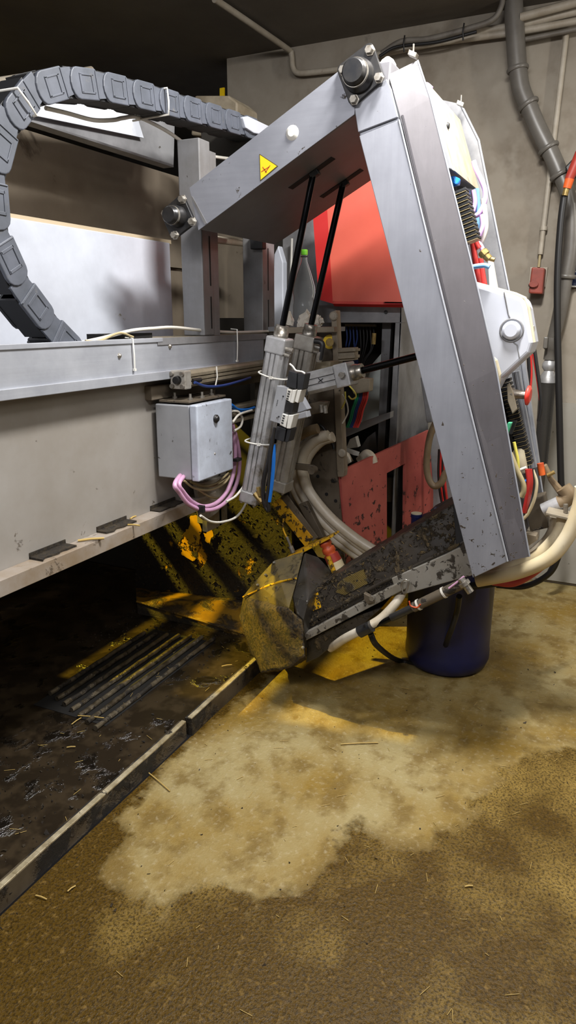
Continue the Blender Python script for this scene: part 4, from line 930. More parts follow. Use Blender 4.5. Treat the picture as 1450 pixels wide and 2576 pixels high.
for k in range(9):
    x = 872+8.5*k
    cable('cabinet_wire', XC(XK+.12, [(x, 820), (x+2, 850), (x+random.uniform(-4, 8), 880), (890+k*3.5, 910), (886+k*3, 945)]), .0045, 'dblue' if k < 4 else 'black', ['first', 'second', 'third', 'fourth', 'fifth', 'sixth', 'seventh', 'eighth', 'last'][k]+' from the left of the dark wires in the cabinet opening', 'wire', 'dark wires inside the cabinet')
tag(obj('cable_gland', MB().cyl(on('X', XK-.02, 942, 838), on('X', XK-.02, 940, 866), .011, None, 10), 'brass', bevel=.001), 'small brass gland hanging in the cabinet opening', 'fitting')
tag(obj('terminal_piece', MB().prism(XC(XK-.1, [(880, 1105), (895, 1098), (902, 1125), (870, 1130)]), (.04, 0, 0)), 'white', bevel=.003), 'small white terminal piece below the cabinet shelf bar', 'terminal')
tag(obj('side_strut', MB().prism(XC(3.3, [(1058, 950), (1072, 950), (1088, 1062), (1074, 1064)]), (.04, 0, 0)), 'cab', bevel=.003), 'short grey strut left of the column middle', 'strut')
rp = XC(XK-.10, [(822, 500), (1045, 380), (1100, 768), (838, 764)])
dr = obj('door', MB().prism(rp, (.012, 0, 0)), 'red', cab_t); dr['label'] = 'bright red upper cabinet door'
obj('door_edge', MB().prism([rp[0], rp[3], rp[3]+Vector((.0, .075, .02)), rp[0]+Vector((.0, .075, .0))], (.02, 0, 0)).prism([rp[3], rp[2], rp[2]+Vector((.02, 0, -.012)), rp[3]+Vector((.02, 0, -.012))], (.0, 0.0, .012)), 'redside', dr)

# lower red panel with slot
a, b_, c_, d_ = on('X', 2.93, 858, 1185), on('X', 3.7, 1080, 1082), on('X', 3.78, 1102, 1330), on('X', 2.96, 874, 1440)
n_ = (b_-a).cross(d_-a).normalized()
def onr(px, py): return onp(a, n_, px, py)
oth = (0, .012, 0)
A0, B0, C0, D0 = onr(858, 1185), onr(1080, 1082), onr(1102, 1400), onr(874, 1470)
s0, s1_, s2_, s3_ = onr(974, 1190), onr(1020, 1166), onr(1018, 1400), onr(974, 1420)
f = MB().prism([A0, s0.lerp(onr(974, 1131), 1), s0, s3_, D0], oth)
f.prism([onr(974, 1131), onr(1020, 1110), s1_, s0], oth).prism([onr(1020, 1110), B0, C0, s2_, s1_], oth)
tag(obj('red_barrier', f, 'redp'), 'lower dirty red panel with a tall rectangular opening', 'panel')
tag(obj('slot_pipe', MB().cyl(on('X', 3.6, 982, 1200), on('X', 3.6, 980, 1260), .022), 'cab'), 'grey pipe end seen inside the red panel opening', 'pipe')
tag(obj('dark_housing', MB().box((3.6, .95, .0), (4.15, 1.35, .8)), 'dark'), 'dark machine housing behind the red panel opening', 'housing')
tag(obj('rear_housing', MB().box((3.75, .62, .0), (4.15, .93, .95)), 'cab', bevel=.01), 'grey housing behind the right end of the lower red panel', 'housing')

# milk hoses bundle
base = [(828, 1095), (795, 1108), (768, 1140), (760, 1185), (778, 1235), (830, 1300), (900, 1358), (965, 1398)]
for k in range(4):
    off = [(0, 0), (7, 10), (-14, 14), (-26, 22)][k]
    pts = [(x+off[0]*(1-.3*i/7)+(4*k if i < 2 else 0), y+off[1]*(1 if i < 5 else 1.2)+[0, -10, -24, -36][k]*(1 if i < 2 else 0)*.6, 2.84+.015*k) for i, (x, y) in enumerate(base)]
    lab = ['topmost white milk hose of the bundle sweeping to the lower arm', 'second white milk hose of the bundle beside the red panel', 'third white milk hose of the sweeping bundle', 'lowest and dirtiest white milk hose of the sweeping bundle'][k]
    cable('milk_hose', PV(pts), .0235, 'hose', lab, 'hose', 'white milk hoses in the middle', seg=14, n=10)
cable('dirty_hose', XC(2.80, [(800, 1078), (775, 1085), (745, 1105), (725, 1140), (718, 1180)]), .022, 'hose_dirty', 'dirty brown hose above the white hose bundle', 'hose', seg=14)
t = thing('hose_clamp', on('X', 2.72, 775, 1165), 'rusty bar clamp across the white hose bundle', 'clamp')
obj('clamp_bar', MB().obox((on('X', 2.73, 738, 1172)+on('X', 2.73, 792, 1178))/2, (.008, 0, 0), (on('X', 2.73, 792, 1178)-on('X', 2.73, 738, 1172))/2, (0, 0, .014)), 'brown_plate', t, .003)
obj('clamp_sleeve', MB().cyl(on('X', 2.72, 792, 1180), on('X', 2.70, 788, 1182)+Vector((-.02, 0, 0)), .016), 'brown_plate', t)
f = MB().tube(spl(XC(2.9, [(790, 1078), (810, 1072), (838, 1120), (840, 1130)])), .006, 6); tag(obj('edge_trim', f, 'black'), 'black rubber edge around the hose opening', 'trim')
for k, pts in enumerate(([(862, 1130), (872, 1150), (880, 1165)], [(905, 1160), (922, 1142), (935, 1150), (940, 1165)])):
    cable('white_hose', XC(3.2, pts), .022, 'hose', ['short white hose stub under the cabinet shelf bar', 'white hose bend behind the top edge of the red panel'][k], 'hose', 'white hose stubs behind the red panel', seg=12)
tag(obj('white_label', MB().prism(XC(3.1, [(868, 1125), (905, 1137), (902, 1147), (890, 1145), (868, 1135)]), (.002, 0, 0)), 'white'), 'loose white label strip beside the hose stub', 'label')

# right of red panel : loop hose + black/red cables behind the column
cable('loop_hose', XC(3.4, [(1098, 1060), (1082, 1100), (1074, 1160), (1078, 1200), (1092, 1222), (1110, 1215), (1122, 1190), (1140, 1180)]), .017, 'hose_dirty', 'beige looped hose hanging left of the column', 'hose', seg=12)
for k in range(4):
    cable('striped_cable', XC(3.6, [(1106+5*k, 1130), (1104+5*k, 1190), (1108+5*k, 1240), (1118+4*k, 1290)]), .007, ('black', 'redtube')[k % 2], ['left black', 'left red', 'right black', 'right red'][k]+' cable hanging behind the looped hose', 'cable', 'black cables behind the loop' if k % 2 == 0 else 'red cables behind the loop')

# ================================================================ blue canister
cj = Vector((2.95, .60, 0)); rj = .185
t = thing('blue_canister', cj, 'dark blue plastic canister on the floor behind the lower arm', 'canister')
obj('canister_body', MB().lathe(cj, cj+Vector((0, 0, .71)), [(0, rj*.80), (.02, rj*.93), (.07, rj*1.0), (.12, rj*1.0), (.14, rj*.985), (.50, rj*1.0), (.82, rj*1.0), (.88, rj*.98), (.94, rj*.80), (.97, rj*.55), (1, rj*.5)], 48), 'jug', t)
c = on('X', cj.x-.02, 1048, 1300); obj('screw_cap', MB().lathe(c-Vector((0, 0, .04)), c+Vector((0, 0, .014)), [(0, .022), (.7, .022), (.71, .025), (1, .024)], 20), 'jug', t, .001)
obj('cap_disc', MB().cyl(c+Vector((0, 0, .014)), c+Vector((0, 0, .018)), .023), 'cover_edge', t)
tag(obj('black_bar', MB().prism(XC(2.95, [(1080, 1285), (1148, 1250), (1165, 1290), (1115, 1302), (1100, 1298)]), (.1, 0, 0)), 'rubber', bevel=.006), 'black bar above the canister behind the column', 'bar')

# ================================================================ lower arm
XR = 2.33
t = thing('reach_arm', on('X', XR, 770, 1640), 'manure-caked lower arm reaching left from the column foot', 'robot arm')
def strip_px(nm, q, X, dx, m, bev=.003): return obj(nm, MB().prism(XC(X, q), (dx, 0, 0)), m, t, bev)
# main black beam : front face tilted
fa = XC(XR+.05, [(742, 1512), (1150, 1262)]); fb = XC(XR, [(765, 1608), (1192, 1388)])
bk = [v+Vector((.26, 0, 0)) for v in fa]; bk2 = [v+Vector((.30, 0, 0)) for v in fb]
obj('main_beam', rough(MB().prism([fa[0], fb[0], bk2[0], bk[0]], fa[1]-fa[0]), 5, .0035, 22), 'armblack', t)
# ridge line and grooves
obj('ridge', MB().tube(XC(XR-.004, [(765, 1572), (960, 1466), (1190, 1352)]), .008, 8).tube(XC(XR-.003, [(766, 1592), (960, 1488), (1192, 1376)]), .006, 8), 'armblack', t)
strip_px('end_plate', [(1192, 1340), (1165, 1290), (1150, 1255), (1140, 1270), (1150, 1400), (1190, 1395)], XR-.01, .2, 'rubber')
strip_px('grey_plate', [(985, 1455), (1120, 1395), (1160, 1375), (1180, 1330), (1215, 1440), (1030, 1492), (1000, 1498)], XR-.02, .03, 'armgrey')
strip_px('lower_rail', [(768, 1592), (1010, 1462), (1028, 1462), (1024, 1480), (770, 1612), (766, 1610)], XR-.035, .05, 'armgrey')
strip_px('under_housing', [(770, 1612), (900, 1548), (960, 1530), (915, 1570), (860, 1605), (800, 1655), (770, 1668)], XR-.01, .25, 'armblack')
bx = obj('wire_clip', MB().tube(spl(XC(XR-.05, [(1014, 1490), (1010, 1468), (1020, 1458), (1028, 1466), (1022, 1490)]), 5), .003, 6), 'bolt', t)
for q in ((938, 1503), (776, 1595)):
    c = on('X', XR-.04, *q); obj('nut', MB().cyl(c, c+Vector((-.014, 0, 0)), .010, None, 6), 'bolt', t, .001)
obj('latch_block', MB().prism(XC(XR-.05, [(915, 1492), (930, 1500), (942, 1515), (925, 1520), (916, 1508)]), (.02, 0, 0)), 'brown_plate', t, .002)
pat = [(865, 1455), (915, 1432), (925, 1468), (868, 1497), (845, 1490), (850, 1468)]
obj('straw_patch', MB().prism([onp(fa[0]+Vector((-.004, 0, 0)), (fa[1]-fa[0]).cross(fb[0]-fa[0]).normalized(), *q) for q in pat], (.003, 0, 0)), 'headnet', t)
pat = [(765, 1512), (800, 1490), (808, 1528), (770, 1545)]
pp_ = obj('yellow_patch', MB().prism([onp(fa[0]+Vector((-.004, 0, 0)), (fa[1]-fa[0]).cross(fb[0]-fa[0]).normalized(), *q) for q in pat], (.003, 0, 0)), 'yellow', t); pp_['label'] = 'yellow patch on the beam next to the head'
# head
def HP(lst): return [on('X', x_, a_, b__) for a_, b__, x_ in lst]
hd = HP([(602, 1548, 2.42), (612, 1500, 2.44), (640, 1465, 2.45), (690, 1410, 2.52), (765, 1388, 2.55), (728, 1530, 2.24), (762, 1560, 2.24), (768, 1650, 2.24), (730, 1678, 2.25), (656, 1692, 2.30), (625, 1630, 2.36),
         (800, 1400, 2.62), (840, 1440, 2.62), (775, 1510, 2.26)])
obj('head_shell', rough(MB().hull([hd[0], hd[9], hd[10], hd[5], hd[7], hd[8], hd[6], hd[1], HP([(770, 1660, 2.45)])[0], HP([(700, 1690, 2.42)])[0], HP([(640, 1600, 2.58)])[0], HP([(660, 1530, 2.3)])[0]]), 4, .007, 18), 'mudstraw', t)
obj('head_top', MB().hull([hd[1], hd[2], hd[3], hd[4], hd[5], HP([(745, 1470, 2.36)])[0], HP([(690, 1420, 2.7)])[0], HP([(640, 1540, 2.38)])[0], hd[0]+Vector((.01, 0, .01))]), 'headnet', t, .008, seg=3)
obj('head_boot', MB().hull([hd[4], hd[11], hd[12], hd[13], HP([(735, 1500, 2.32)])[0], hd[6]+Vector((0, -.003, .004)), HP([(768, 1640, 2.30)])[0], HP([(745, 1540, 2.25)])[0], HP([(800, 1520, 2.5)])[0]]), 'headdark', t, .008, seg=3)
obj('head_fold', MB().tube(spl(HP([(612, 1502, 2.42), (665, 1478, 2.40), (712, 1462, 2.385), (745, 1455, 2.36)])), [.004]*8+[.006]*8+[.004]*9, 8), 'yellow', t)
for q in ((648, 1472, 2.42), (668, 1447, 2.45), (690, 1416, 2.5), (800, 1440, 2.58), (808, 1462, 2.5), (762, 1630, 2.235), (786, 1426, 2.58)):
    c = HP([q])[0]; obj('screw', MB().lathe(c+Vector((.004, 0, 0)), c+Vector((-.006, 0, .004)), [(0, .006), (.6, .006), (1, .003)], 10), 'bolt', t)
# manure crumbs on the arm
def straws(n, fn, smin, smax, seed, r_=.0009):
    rnd = random.Random(seed); f = MB()
    for k in range(n):
        c, nr = fn(rnd); d_ = Vector((rnd.uniform(-.3, .3), rnd.uniform(-1, 1), rnd.uniform(-1, 1))).normalized()*rnd.uniform(smin, smax)
        f.tube([c-d_, c+Vector((-.002, 0, .001)), c+d_], r_, 4)
    return f
def crumbs(n, fn, smin, smax, seed):
    rnd = random.Random(seed); f = MB()
    for k in range(n):
        c, nr = fn(rnd); s = rnd.uniform(smin, smax)*(1 if rnd.random() > .1 else 1.8)
        vs_ = [c+Vector((rnd.uniform(-1, 1), rnd.uniform(-1, 1), rnd.uniform(-1, 1)))*s for _ in range(6)]
        f.hull(vs_)
    return f
pn = (fa[1]-fa[0]).cross(fb[0]-fa[0]).normalized()
def beamface(r_):
    u = r_.random(); v = r_.random()**1.3; p = fa[0].lerp(fa[1], u).lerp(fb[0].lerp(fb[1], u), v); return p+pn*(0), pn
cr = obj('caked_manure', crumbs(650, beamface, .003, .009, 4), 'mud', t); cr['kind'] = 'stuff'
hn = [hd[0], hd[5], hd[7], hd[8], hd[9], hd[10]]
def headf(r_):
    w = [r_.random()**1.5 for _ in hn]; sw = sum(w); p = Vector()
    for q_, k_ in zip(hn, w): p += q_*(k_/sw)
    return p+Vector((-.006, 0, 0)), None
o = obj('stuck_straw', straws(130, lambda q_: (beamface(q_)[0]+Vector((-.003, 0, .001)), None), .002, .008, 31, .0007), 'dullstraw', t); o['kind'] = 'stuff'
o = obj('stuck_straw', straws(160, headf, .003, .009, 32, .0008), 'dullstraw', t); o['kind'] = 'stuff'
# actuator below
t = thing('foot_actuator', on('X', 2.27, 1010, 1560), 'small dirty actuator cylinder slung under the lower arm', 'actuator')
a_, b__ = on('X', 2.27, 1040, 1528), on('X', 2.27, 1168, 1466)
obj('barrel', MB().cyl(a_, b__, .018, None, 18), 'brown_plate', t)
obj('rod', MB().cyl(on('X', 2.27, 905, 1592), a_, .010), 'rod', t)
obj('sleeve', MB().cyl(on('X', 2.27, 985, 1554), on('X', 2.27, 1045, 1526), .014), 'castiron', t)
obj('end_nut', MB().cyl(on('X', 2.25, 1160, 1455), on('X', 2.25, 1185, 1490), .013, None, 8).cyl(on('X', 2.245, 1166, 1464), on('X', 2.245, 1172, 1472), .020, None, 16), 'bolt', t, .001)
for u in (.1, .6): obj('tie', MB().lathe(a_.lerp(b__, u), a_.lerp(b__, u+.035), [(0, .0205), (1, .0205)], 16), 'wcable', t)
cable('pink_wire', XC(2.25, [(1130, 1480), (1150, 1465), (1168, 1450)]), .0035, 'pink', 'thin pink wire above the dirty actuator', 'wire')
cable('orange_wire', XC(2.25, [(1030, 1512), (1034, 1524), (1050, 1528), (1058, 1520)]), .003, 'orangec', 'thin orange wire loop at the actuator end', 'wire')
cable('arm_hose', PV([(832, 1630, 2.34), (870, 1605, 2.28), (915, 1582, 2.26), (960, 1555, 2.28), (1000, 1512, 2.31), (1022, 1470, 2.36)]), .0165, 'hose', 'cream hose slung under the lower arm', 'hose', seg=14)
tag(obj('hose_fitting', MB().cyl(on('X', 2.25, 905, 1590), on('X', 2.25, 935, 1575), .022, None, 16).cyl(on('X', 2.235, 918, 1570), on('X', 2.235, 930, 1590), .006, None, 8), 'castiron', bevel=.002), 'dark fitting clamped on the cream hose', 'fitting')
cable('black_hose', [on('X', 2.35, 932, 1592), on('X', 2.4, 950, 1625), on('Z', .02, 1000, 1660), on('Z', .016, 1060, 1668), on('Z', .02, 1105, 1655), on('X', 2.7, 1130, 1600), on('X', 2.68, 1150, 1540), on('X', 2.6, 1156, 1500)], .0115, 'black', 'black hose drooping to the floor before the canister', 'hose', seg=12, n=12)
# ---------------------------------------------------------------- hoses right of the column foot
for k, (pts, X, m, r_, lab) in enumerate([
    ([(1210, 1452), (1290, 1428), (1350, 1400), (1392, 1362), (1414, 1325), (1420, 1298)], 2.62, 'hose_cream', .024, 'cream milk hose at the front of the right-hand bundle'),
    ([(1200, 1460), (1300, 1440), (1380, 1405), (1425, 1355), (1450, 1300), (1462, 1262), (1466, 1225)], 2.56, 'hose_cream', .026, 'outermost thick cream milk hose of the right-hand bundle'),
    ([(1240, 1430), (1320, 1405), (1370, 1368), (1392, 1335), (1398, 1300)], 2.72, 'hose', .021, 'whitish inner milk hose of the right-hand bundle')]):
    cable('milk_hose', XC(X, pts), r_, m, lab, 'hose', 'milk hoses right of the column foot', seg=14, n=10)
cable('red_hose', XC(2.75, [(1240, 1462), (1290, 1466), (1330, 1448), (1365, 1422)]), .017, 'redhose', 'red hose under the right-hand milk hoses', 'hose', seg=12)
cable('black_hose', XC(2.9, [(1250, 1472), (1320, 1475), (1380, 1445), (1405, 1400), (1412, 1330)]), .012, 'black', 'black hose curving below the red hose', 'hose', seg=10)
cable('black_hose', XC(2.80, [(1130, 1482), (1190, 1474), (1250, 1466)]), .016, 'black', 'dark hose emerging under the column foot', 'hose', seg=10)
t = thing('pipe_union', on('X', 2.8, 1400, 1290), 'silver pipe stub with dusty elbow and lever beside the column foot', 'pipe')
obj('pipe_stub', MB().cyl(on('X', 2.66, 1368, 1284), on('X', 2.66, 1422, 1260), .026, None, 22), 'alu', t)
obj('elbow', MB().tube(spl(XC(2.66, [(1408, 1265), (1424, 1258), (1430, 1243), (1418, 1226)])), .027, 14), 'hose_dirty', t)
obj('clamp_plate', MB().obox(on('X', 2.60, 1422, 1294), (.05, 0, 0), (0, .06, .008), (0, 0, .005)), 'beige_alu', t, .002)
obj('clamp_bolt', MB().cyl(on('X', 2.60, 1424, 1268), on('X', 2.60, 1424, 1290), .008, None, 8), 'bolt', t)
obj('lever_body', MB().prism(XC(2.67, [(1366, 1172), (1374, 1168), (1392, 1205), (1420, 1236), (1408, 1250), (1380, 1210)]), (.03, 0, 0)), 'hose_dirty', t, .005)
obj('lever_pin', MB().cyl(on('X', 2.66, 1378, 1196), on('X', 2.66, 1396, 1187), .007), 'brass', t)
obj('orange_tip', MB().cyl(on('X', 2.67, 1360, 1165), on('X', 2.67, 1365, 1195), .012), 'orangec', t)
for k, (pts, m, lab) in enumerate((([(1335, 870), (1338, 940), (1334, 1000), (1338, 1060)], 'redtube', 'left red striped cable behind the column'), ([(1328, 860), (1332, 930), (1328, 990)], 'black', 'left black cable behind the grey cover'), ([(1337, 830), (1348, 900), (1362, 1010), (1356, 1060)], 'black', 'right black cable beside the tapered pipe'), ([(1342, 890), (1352, 950), (1360, 1010)], 'redtube', 'right thin red stripe cable beside the tapered pipe'))):
    cable('wall_cable', XC(3.3, pts), .0085 if m == 'black' else .005, m, lab, 'cable', 'cables hanging right of the column')

# ================================================================ yellow manured machine parts
XY_ = 3.0
t = thing('manured_plate', on('X', XY_, 480, 1500), 'yellow plate almost covered in dried manure under the stall', 'plate')
f = MB(); 
cor = XC(XY_, [(340, 1300), (730, 1210), (740, 1540), (640, 1512), (342, 1480)])
obj('plate_face', MB().prism(cor, (.02, 0, 0)), 'yellowmud', t)
kq = [on('X', 3.0, 342, 1478), on('X', 3.0, 650, 1513), on('X', 2.72, 650, 1606), on('X', 2.72, 345, 1514)]
obj('kick_plate', rough(MB().prism(kq, (.0, 0, -.02)), 4, .004), 'kickmud', t)
obj('kick_edge', MB().tube(spl([v+Vector((-.002, 0, .003)) for v in (kq[3], kq[3].lerp(kq[2], .5), kq[2])]), .006, 8), 'kickmud', t)
obj('kick_riser', MB().prism([kq[3], kq[2], Vector((kq[2].x, kq[2].y, .036)), Vector((kq[3].x, kq[3].y, .036))], (.01, 0, 0)), 'mud', t)
def patch(q, seed):
    rnd = random.Random(seed); pts = []
    for i in range(len(q)):
        a, b_ = q[i], q[(i+1) % len(q)]
        for j in range(4):
            u = j/4; pts.append((a[0]+(b_[0]-a[0])*u+rnd.uniform(-3, 3), a[1]+(b_[1]-a[1])*u+rnd.uniform(-3, 3)))
    return MB().prism(XC(XY_-.0185, pts), (.002, 0, 0))
for k, q in enumerate(([(475, 1300), (495, 1296), (505, 1330), (502, 1360), (498, 1384), (478, 1365), (462, 1340), (478, 1325)], [(456, 1380), (470, 1388), (492, 1406), (486, 1412), (458, 1396)], [(512, 1345), (522, 1338), (530, 1322), (538, 1345), (528, 1366), (518, 1362)])):
    o = obj('bare_patch', patch(q, k), 'yellowp', t); o['label'] = 'bare yellow patch'
def platef(r_):
    u = r_.random(); v = r_.random()**.8
    p = cor[0].lerp(cor[1], u).lerp(cor[4].lerp(cor[2], u), .05+.9*v); return p, None
cr = obj('caked_manure', crumbs(1100, platef, .003, .010, 11), 'mud', t); cr['kind'] = 'stuff'
t = thing('yellow_bracket', on('X', 2.72, 740, 1385), 'yellow strip bracket flecked with manure above the arm head', 'bracket')
obj('strip', MB().prism(XC(2.72, [(683, 1268), (704, 1252), (786, 1352), (770, 1378)]), (.008, 0, 0)), 'yellow', t, .001)
obj('side_flange', MB().prism(XC(2.73, [(704, 1252), (722, 1245), (800, 1352), (786, 1362)]), (.008, 0, 0)), 'brown_plate', t, .001)
obj('foot_plate', MB().prism(XC(2.60, [(722, 1400), (830, 1350), (833, 1354), (735, 1405)]), (.10, 0, 0)), 'yellow', t, .001)
t = thing('spray_nozzle', on('X', 2.62, 738, 1385), 'thin steel nozzle with yellow tube above the arm head', 'nozzle')
obj('nozzle_tube', MB().tube(spl(XC(2.62, [(714, 1305), (712, 1325), (716, 1340), (722, 1352)])), .004, 8), 'yellow', t)
obj('nozzle_stem', MB().tube(XC(2.62, [(722, 1350), (728, 1365), (733, 1378)]), .006, 8).cyl(on('X', 2.62, 731, 1374), on('X', 2.62, 738, 1390), .011, None, 8), 'bolt', t)
t = thing('rubber_bellows', on('X', 2.66, 852, 1450), 'orange and red rubber bellows on a pale tube behind the head', 'bellows')
pa, pb = on('X', 2.64, 815, 1358), on('X', 2.64, 842, 1412)
obj('bellow', MB().lathe(pa, pb, [(0, .016), (.08, .026), (.22, .027), (.3, .02), (.38, .028), (.55, .029), (.62, .023), (.72, .031), (1, .031)], 24), 'orangec', t)
obj('red_sleeve', MB().lathe(pa.lerp(pb, .66), pb, [(0, .0315), (1, .033)], 24), 'redc', t)
obj('pale_tube', MB().cyl(pb-Vector((0, 0, .0)), on('X', 2.64, 868, 1470), .033, None, 24), 'hose_cream', t)
tag(obj('yellow_rod', MB().cyl(on('X', 2.6, 826, 1400), on('X', 2.6, 845, 1450), .010), 'yellow'), 'yellow rod left of the pale bellows tube', 'rod')
tag(obj('lower_strut', MB().prism(XC(2.8, [(750, 1270), (770, 1262), (815, 1352), (795, 1356)]), (.03, 0, 0)), 'brown_plate', bevel=.003), 'dark strut right of the yellow bracket', 'strut')
tag(obj('low_light_blocker', MB().box((1.88, 3.1, .04), (4.2, 3.14, 1.33)), 'dark'), 'unseen low blocker added to keep the sodium light off the platform', 'partition')  # added out of view to shade the platform from the sodium lamp
for z_, r_, lab in ((1.45, .034, 'lowest'), (1.59, .028, 'second'), (1.76, .016, 'third'), (1.874, .009, 'topmost thin')):
    tag(obj('stall_bar', MB().cyl((1.88, 3.12, z_), (4.2, 3.12, z_), r_), 'post'), lab+' horizontal bar on the far side of the stall', 'bar', 'far side bars of the stall')
tag(obj('tall_light_blocker', MB().box((-2.3, 3.1, .04), (1.88, 3.14, 2.4)), 'dark'), 'unseen tall blocker added to cut the near edge of the sodium light', 'partition')  # unseen blocker, its end placed to bound the yellow pool on the floor
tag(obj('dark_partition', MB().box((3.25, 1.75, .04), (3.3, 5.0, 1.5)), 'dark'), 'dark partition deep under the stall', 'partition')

# ================================================================ back wall services
XP = 4.12
def wallp(pts, X=XP): return PX(X, pts)
t = thing('drain_pipe', wallp([(1380, 950)])[0], 'thick grey drain pipe bending down the concrete wall', 'pipe')
segs = [([(1290, -30), (1297, 90), (1303, 175)], .046), ([(1303, 170), (1312, 225), (1330, 270)], .044), ([(1330, 265), (1352, 318), (1382, 378)], .042), ([(1382, 375), (1400, 415), (1412, 445)], .041),
        ([(1412, 440), (1426, 478), (1436, 520)], .038), ([(1436, 515), (1440, 570), (1436, 640), (1424, 700)], .040), ([(1424, 695), (1410, 780), (1392, 855)], [.036]*9+[.032]*8)]
for k, (q, r_) in enumerate(segs):
    sp = spl(wallp(q), 8); rr = r_ if not isinstance(r_, list) else [.038-.006*i/(len(sp)-1) for i in range(len(sp))]
    obj('pipe_section', MB().tube(sp, rr, 20), 'pipe', t)
for q, d_ in (((1303, 172), (1304, 182)), ((1329, 262), (1333, 270)), ((1380, 372), (1384, 380)), ((1410, 438), (1414, 447)), ((1424, 694), (1422, 706))):
    a, b_ = wallp([q, d_]); dd = (b_-a).normalized(); obj('pipe_joint', MB().lathe(a-dd*.006, a+dd*.014, [(0, .050), (.3, .054), (.7, .054), (1, .050)], 22), 'pipe', t)
t = thing('pump_pipe', wallp([(1365, 1160)], 3.95)[0], 'tapered black pipe with silver couplings low on the wall', 'pipe')
a, b_, c, d_, e_ = wallp([(1392, 850), (1384, 905), (1382, 932), (1379, 962), (1362, 1165)], 3.95)
obj('collar', MB().lathe(a, b_, [(0, .038), (.5, .038), (.55, .032), (1, .032)], 22), 'pipe', t)
obj('coupling', MB().lathe(b_, c, [(0, .025), (.4, .036), (.7, .036), (1, .026)], 22), 'alu', t)
obj('reducer', MB().lathe(c, d_, [(0, .024), (.5, .042), (1, .046)], 22), 'alu', t)
obj('black_pipe', MB().lathe(d_, e_, [(0, .044), (1, .034)], 24), 'bpipe', t)
c = wallp([(1374, 862)], 3.9)[0]; obj('side_box', MB().obox(c, (.02, 0, 0), (0, .01, 0), (0, 0, .028)), 'pipe', t, .004)
t = thing('wall_conduit', wallp([(1360, 640)], 4.17)[0], 'rusty painted upright conduit leading down to the red socket', 'conduit')
obj('conduit_pipe', MB().cyl(*wallp([(1426, 82), (1360, 640)], 4.17), .014), 'conduit', t)
obj('conduit_tail', MB().cyl(*wallp([(1360, 636), (1356, 672)], 4.17), .007), 'beige_cable', t)
obj('pipe_clip', MB().lathe(*wallp([(1369, 570), (1368, 580)], 4.17), [(0, .019), (1, .019)], 14), 'conduit', t)
t = thing('wall_socket', wallp([(1350, 742)], 4.1)[0], 'weathered red-brown socket box on the concrete wall', 'socket')
obj('back_plate', MB().prism(wallp([(1335, 672), (1379, 672), (1372, 722), (1362, 724), (1330, 715)], 4.18), (.018, 0, 0)), 'conduit', t, .002)
q = wallp([(1338, 672), (1371, 674), (1365, 740), (1330, 738)], 4.10); obj('socket_body', MB().prism(q, (.09, 0, 0)), 'socket', t, .008)
c = wallp([(1344, 715)], 4.095)[0]; obj('socket_lid', MB().hull([c+Vector((dx, math.cos(a_)*.024, math.sin(a_)*.017)) for dx in (0, -.012) for a_ in [k*.5 for k in range(13)]]), 'socket', t, .002)
# hand spray / black hose
t = thing('wash_hose', wallp([(1412, 1240)], 3.9)[0], 'long black wash hose with red grip hanging on the wall', 'hose')
obj('hose', MB().tube(spl(wallp([(1421, 490), (1412, 560), (1404, 680), (1403, 800), (1406, 950), (1409, 1080), (1412, 1200), (1415, 1250), (1416, 1330), (1405, 1400), (1385, 1440)], 3.9)), .017, 12), 'black', t)
obj('grip', MB().lathe(*wallp([(1462, 385), (1432, 452)], 3.88), [(0, .026), (.5, .024), (1, .021)], 16), 'redc', t)
obj('grip_end', MB().cyl(*wallp([(1434, 450), (1427, 474)], 3.88), .022, .019), 'orange', t)
obj('hose_nipple', MB().cyl(*wallp([(1427, 472), (1422, 492)], 3.88), .014), 'brass', t)
tag(obj('wall_bracket', MB().prism(wallp([(1422, 420), (1450, 390), (1460, 430), (1432, 445)], 4.05), (.12, 0, 0)), 'black', bevel=.006), 'black holder behind the red hose grip', 'bracket')
t = thing('blue_sign', wallp([(1450, 724)], 4.17)[0], 'dark blue sign with white frame cut by the right edge', 'sign')
q = wallp([(1438, 643), (1500, 640), (1500, 724), (1436, 722)], 4.17); obj('sign_board', MB().prism(q, (.01, 0, 0)), 'white', t)
q = wallp([(1440, 647), (1500, 644), (1500, 681), (1439, 682)], 4.168); obj('sign_field', MB().prism(q, (.002, 0, 0)), 'bluesign', t)
q = wallp([(1439, 685), (1500, 684), (1500, 720), (1438, 718)], 4.168); obj('sign_field', MB().prism(q, (.002, 0, 0)), 'bluesign', t)
# conduits across
for k, (pts, X, r_, m, lab) in enumerate([
    ([(540, -2), (610, 45), (722, 122), (733, 135), (737, 170), (752, 184), (800, 181), (862, 174)], None, .016, 'conduit', 'painted conduit crossing the ceiling and turning along the wall'),
    ([(940, 140), (1100, 108), (1290, 82), (1460, 52)], 4.15, .017, 'conduit', 'lower long painted conduit on the wall'),
    ([(985, 122), (1120, 92), (1290, 66), (1460, 28)], 4.15, .018, 'conduit', 'middle long painted conduit on the wall'),
    ([(1310, 44), (1460, 4)], 4.1, .020, 'conduit', 'upper short painted conduit at the top right'),
    ([(1310, 102), (1460, 72)], 4.14, .012, 'conduit_d', 'lowest dark conduit at the top right'),
    ([(960, 135), (1010, 105), (1080, 98), (1180, 72), (1240, 50), (1262, 15), (1266, -20)], 4.08, .014, 'conduit_d', 'grey cable bundle sweeping up to the ceiling'),
    ([(955, 142), (1000, 118), (1100, 106), (1200, 80)], 4.06, .008, 'black', 'thin black cable along the sweeping bundle')]):
    if X is None:
        pp = [on('Z', 2.97, *q) for q in pts[:3]] + wallp(pts[3:], 4.16); P_ = spl(pp, 6)
    else: P_ = spl(wallp(pts, X), 6)
    tag(obj('pipe_run', MB().tube(P_, r_, 10), m), lab, 'conduit', 'conduits at the top of the wall')
